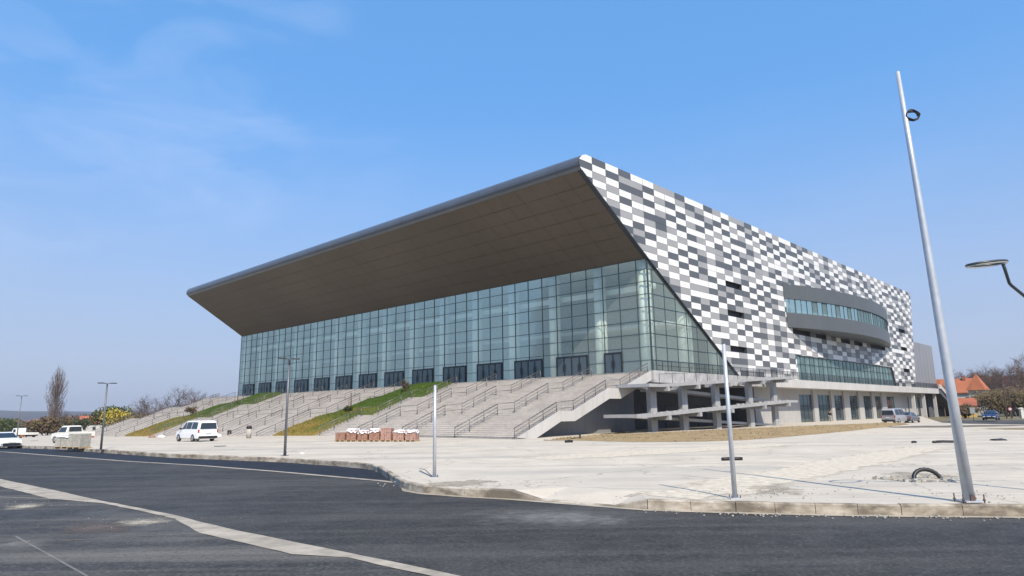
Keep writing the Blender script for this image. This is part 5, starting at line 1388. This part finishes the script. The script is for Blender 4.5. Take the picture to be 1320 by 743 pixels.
# planting on the grass banks
def on_bank(g, px, py):
    best = None
    for row in g:
        for p in row:
            d = p - Vector((0, 0, HC)); z = d.dot(FWD)
            if z <= 0: continue
            e = (CX + FPX * d.dot(EX) / z - px) ** 2 + (CY + FPX * d.dot(EY) / z - py) ** 2
            if best is None or e < best[0]: best = (e, p)
    return best[1].copy()
def sapling(g, px, py, h, label, seed):
    R_ = random.Random(seed); th = empty('sapling', on_bank(g, px, py), label, 'sapling', 'young trees on the grass banks')
    m = MB(); m.tube([(0, 0, -.1), (.03, 0, h * .5), (0, .02, h)], [.055, .05, .02], 7); local('trunk', m, MT['twig_warm'], th)
    m = MB(); m.tube([(0, 0, .02), (.02, 0, h * .62)], [.085, .075], 8); local('wrapping', m, MT['leaf_brown'], th)
    m = MB()
    for k in range(26):
        z0 = h * R_.uniform(.55, .98); a = R_.uniform(0, 6.28); d = Vector((math.cos(a) * .5, math.sin(a) * .5, .8)); m.tube([(0, 0, z0), Vector((0, 0, z0)) + d * R_.uniform(.2, .5)], [.012, .006], 3, False)
    local('crown', m, MT['twig'], th)
sapling(bank_a, 451, 530, 2.3, 'sapling with a brown wrapped trunk halfway up the nearer grass bank', 1)
sapling(bank_b, 306, 521, 2.0, 'sapling with a brown wrapped trunk near the top of the farther grass bank', 2)
leafy('small_conifer', on_bank(bank_a, 523, 505), 1.0, 1.9, 'withered brown conifer near the top of the nearer grass bank', 31, ['leaf_brown', 'twig_warm'], 'shrub', None, 500, .09)
leafy('small_shrub', on_bank(bank_a, 446, 532), 1.3, .9, 'low dark green shrub at the foot of the wrapped sapling', 33, ['leaf_green', 'leaf_olive'], 'shrub', None, 500, .09)
leafy('small_shrub', on_bank(bank_b, 244, 531), 1.9, 1.4, 'round brown shrub at the edge of the farther grass bank', 32, ['leaf_brown', 'leaf_brown', 'twig'], 'shrub', None, 700, .12)

# ------------------------------------------------------------------ houses and far things
def house(name, base, az, L, Wd, he, hr, wall, roof, label, chim=True, wins=3, gable_win=False, floors=2, pyramid=False):
    th = empty(name, base, label, 'house', None, rz=rad(az))
    pk_ = he if pyramid else hr - .12
    m = MB(); m.prism([(-Wd / 2, -.5), (Wd / 2, -.5), (Wd / 2, he), (0, pk_), (-Wd / 2, he)], lambda p, x: Vector((x, p[0], p[1])), -L / 2, L / 2); local('wall', m, MT[wall], th)
    m = MB(); o_ = .45; sl_ = (hr - he) / (Wd / 2)
    if pyramid:
        q = [(-L / 2 - o_, -Wd / 2 - o_, he - .1), (L / 2 + o_, -Wd / 2 - o_, he - .1), (L / 2 + o_, Wd / 2 + o_, he - .1), (-L / 2 - o_, Wd / 2 + o_, he - .1)]
        m.face(list(reversed(q)))
        for k in range(4): m.face([q[k], q[(k + 1) % 4], (0, 0, hr)])
    for sy in (() if pyramid else (-1, 1)):
        m.prism([(sy * (Wd / 2 + o_), he - o_ * sl_), (0, hr), (0, hr + .22), (sy * (Wd / 2 + o_), he - o_ * sl_ + .2)], lambda p, x: Vector((x, p[0], p[1])), -L / 2 - .3, L / 2 + .3)
    rf = local('roof', m, MT[roof], th)
    if chim:
        m = MB(); m.box(L * .18, L * .18 + .7, -.9, -.3, hr - 1.2, hr + .9); local('chimney', m, MT['tile_red'], rf)
    for fl_ in range(floors):
        z0 = .9 + fl_ * 2.9
        if z0 + 1.3 > he: break
        for k in range(wins):
            x = -L / 2 + L * (k + .5) / wins
            for sy in (-1, 1):
                m = MB(); m.box(x - .55, x + .55, sy * (Wd / 2 - .05), sy * (Wd / 2 + .03), z0, z0 + 1.35); wn = local('window', m, MT['wall_white'], th)
                m = MB(); m.box(x - .45, x + .45, sy * (Wd / 2 + .031), sy * (Wd / 2 + .04), z0 + .1, z0 + 1.25); local('pane', m, MT['car_glass'], wn)
    if gable_win:
        for sx in (-1, 1):
            m = MB(); m.box(sx * L / 2 - .02, sx * (L / 2 + .03), -.7, .7, he - .3, he + 1.3); wn = local('window', m, MT['wall_white'], th)
            m = MB(); m.box(sx * (L / 2 + .031), sx * (L / 2 + .04), -.55, .55, he - .15, he + 1.15); local('pane', m, MT['car_glass'], wn)
    return th
house('country_house', tz(1237, 540, 185), -40, 11.0, 8.0, 6.3, 9.9, 'wall_white', 'tile_orange', 'white house with a bright orange tiled roof behind the tall pole')
house('tower_house', tz(1266, 540, 172), 40, 3.5, 3.5, 6.6, 10.9, 'wall_white', 'tile_orange', 'narrow white house with a steep pointed orange roof beside the bare trees', False, 1, False, 2, True)
house('garden_house', tz(1247, 540, 148), -34, 3.8, 3.6, 2.7, 4.0, 'wall_yellow', 'tile_red', 'small yellow house with a dull red roof under the orange roofed one', False, 1, False, 1)
house('barn_house', tz(1294, 540, 210), -30, 16, 7, 8.4, 11.4, 'wall_beige', 'tile_red', 'long house with a dull red roof half hidden by the bare grove', False, 4)
for i, (px, D, L, he, hr, az, wl, rf_) in enumerate(((121, 250, 9, 3.4, 6.0, 35, 'wall_white', 'tile_red'), (86, 390, 10, 2.8, 4.9, 10, 'wall_beige', 'tile_dull'), (36, 430, 9, 2.6, 4.4, 60, 'wall_white', 'tile_dull'), (13, 440, 10, 2.8, 4.8, 20, 'wall_white', 'tile_dull'), (106, 460, 9, 3.0, 5.6, 80, 'wall_beige', 'tile_dull'), (52, 480, 10, 3, 5.2, 30, 'wall_white', 'tile_dull'))):
    house('village_house', tz(px, 545, D), az, L, 8, he, hr, wl, rf_, ['red roofed white house beside the dark green bush and lamp post', 'far beige house with a red roof above the pickup', 'far white house with a red roof past the flatbed truck', 'far white house with a red roof above the white saloon car', 'far beige house with a red roof behind the brown thicket', 'far white house with a red roof behind the poplar bush'][i], True, 3)
# side road, poles and signs on the far right
sheet('side_road', [xy(ground_at(*p, -.2)) for p in ((1216, 545.0), (1250, 546.3), (1500, 545.5), (1500, 541), (1240, 541.5), (1214, 543.0))], MT['asphalt_old'], -.26)
def upole(px0, py1, px1, D, label, r=.11):
    b = tz(px0, 540, D); t_ = at_depth(px1, py1, D); th = empty('utility_pole', b, label, 'pole', 'pale poles among the brown bushes')
    m = MB(); m.tube([(0, 0, -.2), (t_ - b) * .5, t_ - b], [r, r * .85, r * .7], 8); local('pole', m, MT['bark_pale'], th)
    m = MB(); e = (t_ - b) * .95; m.tube([e + Vector((-.5, .1, 0)), e + Vector((.5, -.1, 0))], .05, 5); local('crossarm', m, MT['bark'], th)
upole(1298, 497, 1293, 128, 'pale leaning pole right behind the dark blue car'); upole(1305, 500, 1299, 131, 'second pale leaning pole, beside the first among the bushes')
sb = tz(1255, 540, 92, .0); sb.z = -.05
th = empty('road_sign', sb, 'bare metal back of a road sign on a thin post by the far road', 'road sign', rz=rad(-35))
m = MB(); m.tube([(0, 0, 0), (0, 0, 1.95)], .035, 8); local('post', m, MT['lamp_grey'], th)
m = MB(); m.box(-.30, .30, -.04, -.02, 1.1, 1.95); local('sign_plate', m, MT['sign_back'], th)
sb = tz(1304, 540, 100, 0); sb.z = -.05
th = empty('road_sign', sb, 'small red and white road sign beyond the dark blue car', 'road sign', rz=rad(-40))
m = MB(); m.tube([(0, 0, 0), (0, 0, 1.9)], .03, 8); local('post', m, MT['lamp_grey'], th)
m = MB(); m.tube([(0, -.03, 1.62), (0, -.045, 1.62)], .28, 20); sp_ = local('sign_plate', m, MT['sign_red'], th)
m = MB(); m.tube([(0, -.046, 1.62), (0, -.050, 1.62)], .19, 20); local('sign_centre', m, MT['film'], sp_)
p = tz(1318, 540, 110, 0); p.z = -.05; th = empty('gate_post', p, 'white gate post at the edge of the bushes', 'post')
m = MB(); m.box(-.25, .25, -.25, .25, 0, 1.55); local('post', m, MT['wall_white'], th); m = MB(); m.prism([(-.32, 1.55), (.32, 1.55), (0, 1.8)], lambda q, y: Vector((q[0], y, q[1])), -.32, .32); local('cap', m, MT['wall_white'], th)
# wooded ridge on the horizon
m = MB(); rows = []
for i in range(121):
    a = rad(-75 + i * 150 / 120); f = (i / 120)
    env = 57 * (1 - .55 * f); hgt = env * (.62 + .38 * noise.noise(Vector((i * .11, 2.3, 0))) + .10 * noise.noise(Vector((i * .7, 5, 0))))
    row = []
    for k, (Rr, hf) in enumerate(((1500, -.05), (1850, .35), (2200, .78), (2500, 1.0), (2900, .6))):
        row.append(Vector((Rr * math.sin(a), Rr * math.cos(a), -4 + hgt * hf * (1 + .12 * noise.noise(Vector((i * .5, k * 3.1, 1)))))))
    rows.append(row)
for i in range(120):
    for k in range(4): m.face([rows[i][k], rows[i + 1][k], rows[i + 1][k + 1], rows[i][k + 1]], smooth=True)
tag(m.build('hills', MT['hill']), kind='structure')
# thin spring haze
HZ = 3000.0
m = MB(); m.box(-HZ, HZ, -900, HZ, -9, 85)
mh = bpy.data.materials.new('thin_haze'); mh.use_nodes = True; th_ = mh.node_tree; th_.nodes.remove(th_.nodes['Principled BSDF'])
vol = th_.nodes.new('ShaderNodeVolumePrincipled'); vol.inputs['Color'].default_value = (.86, .88, .95, 1); vol.inputs['Density'].default_value = .00022; vol.inputs['Anisotropy'].default_value = .2
th_.links.new(vol.outputs[0], th_.nodes['Material Output'].inputs['Volume'])
tag(m.build('haze', mh), 'thin pale air between the plaza and the far hills', 'haze', kind='stuff')
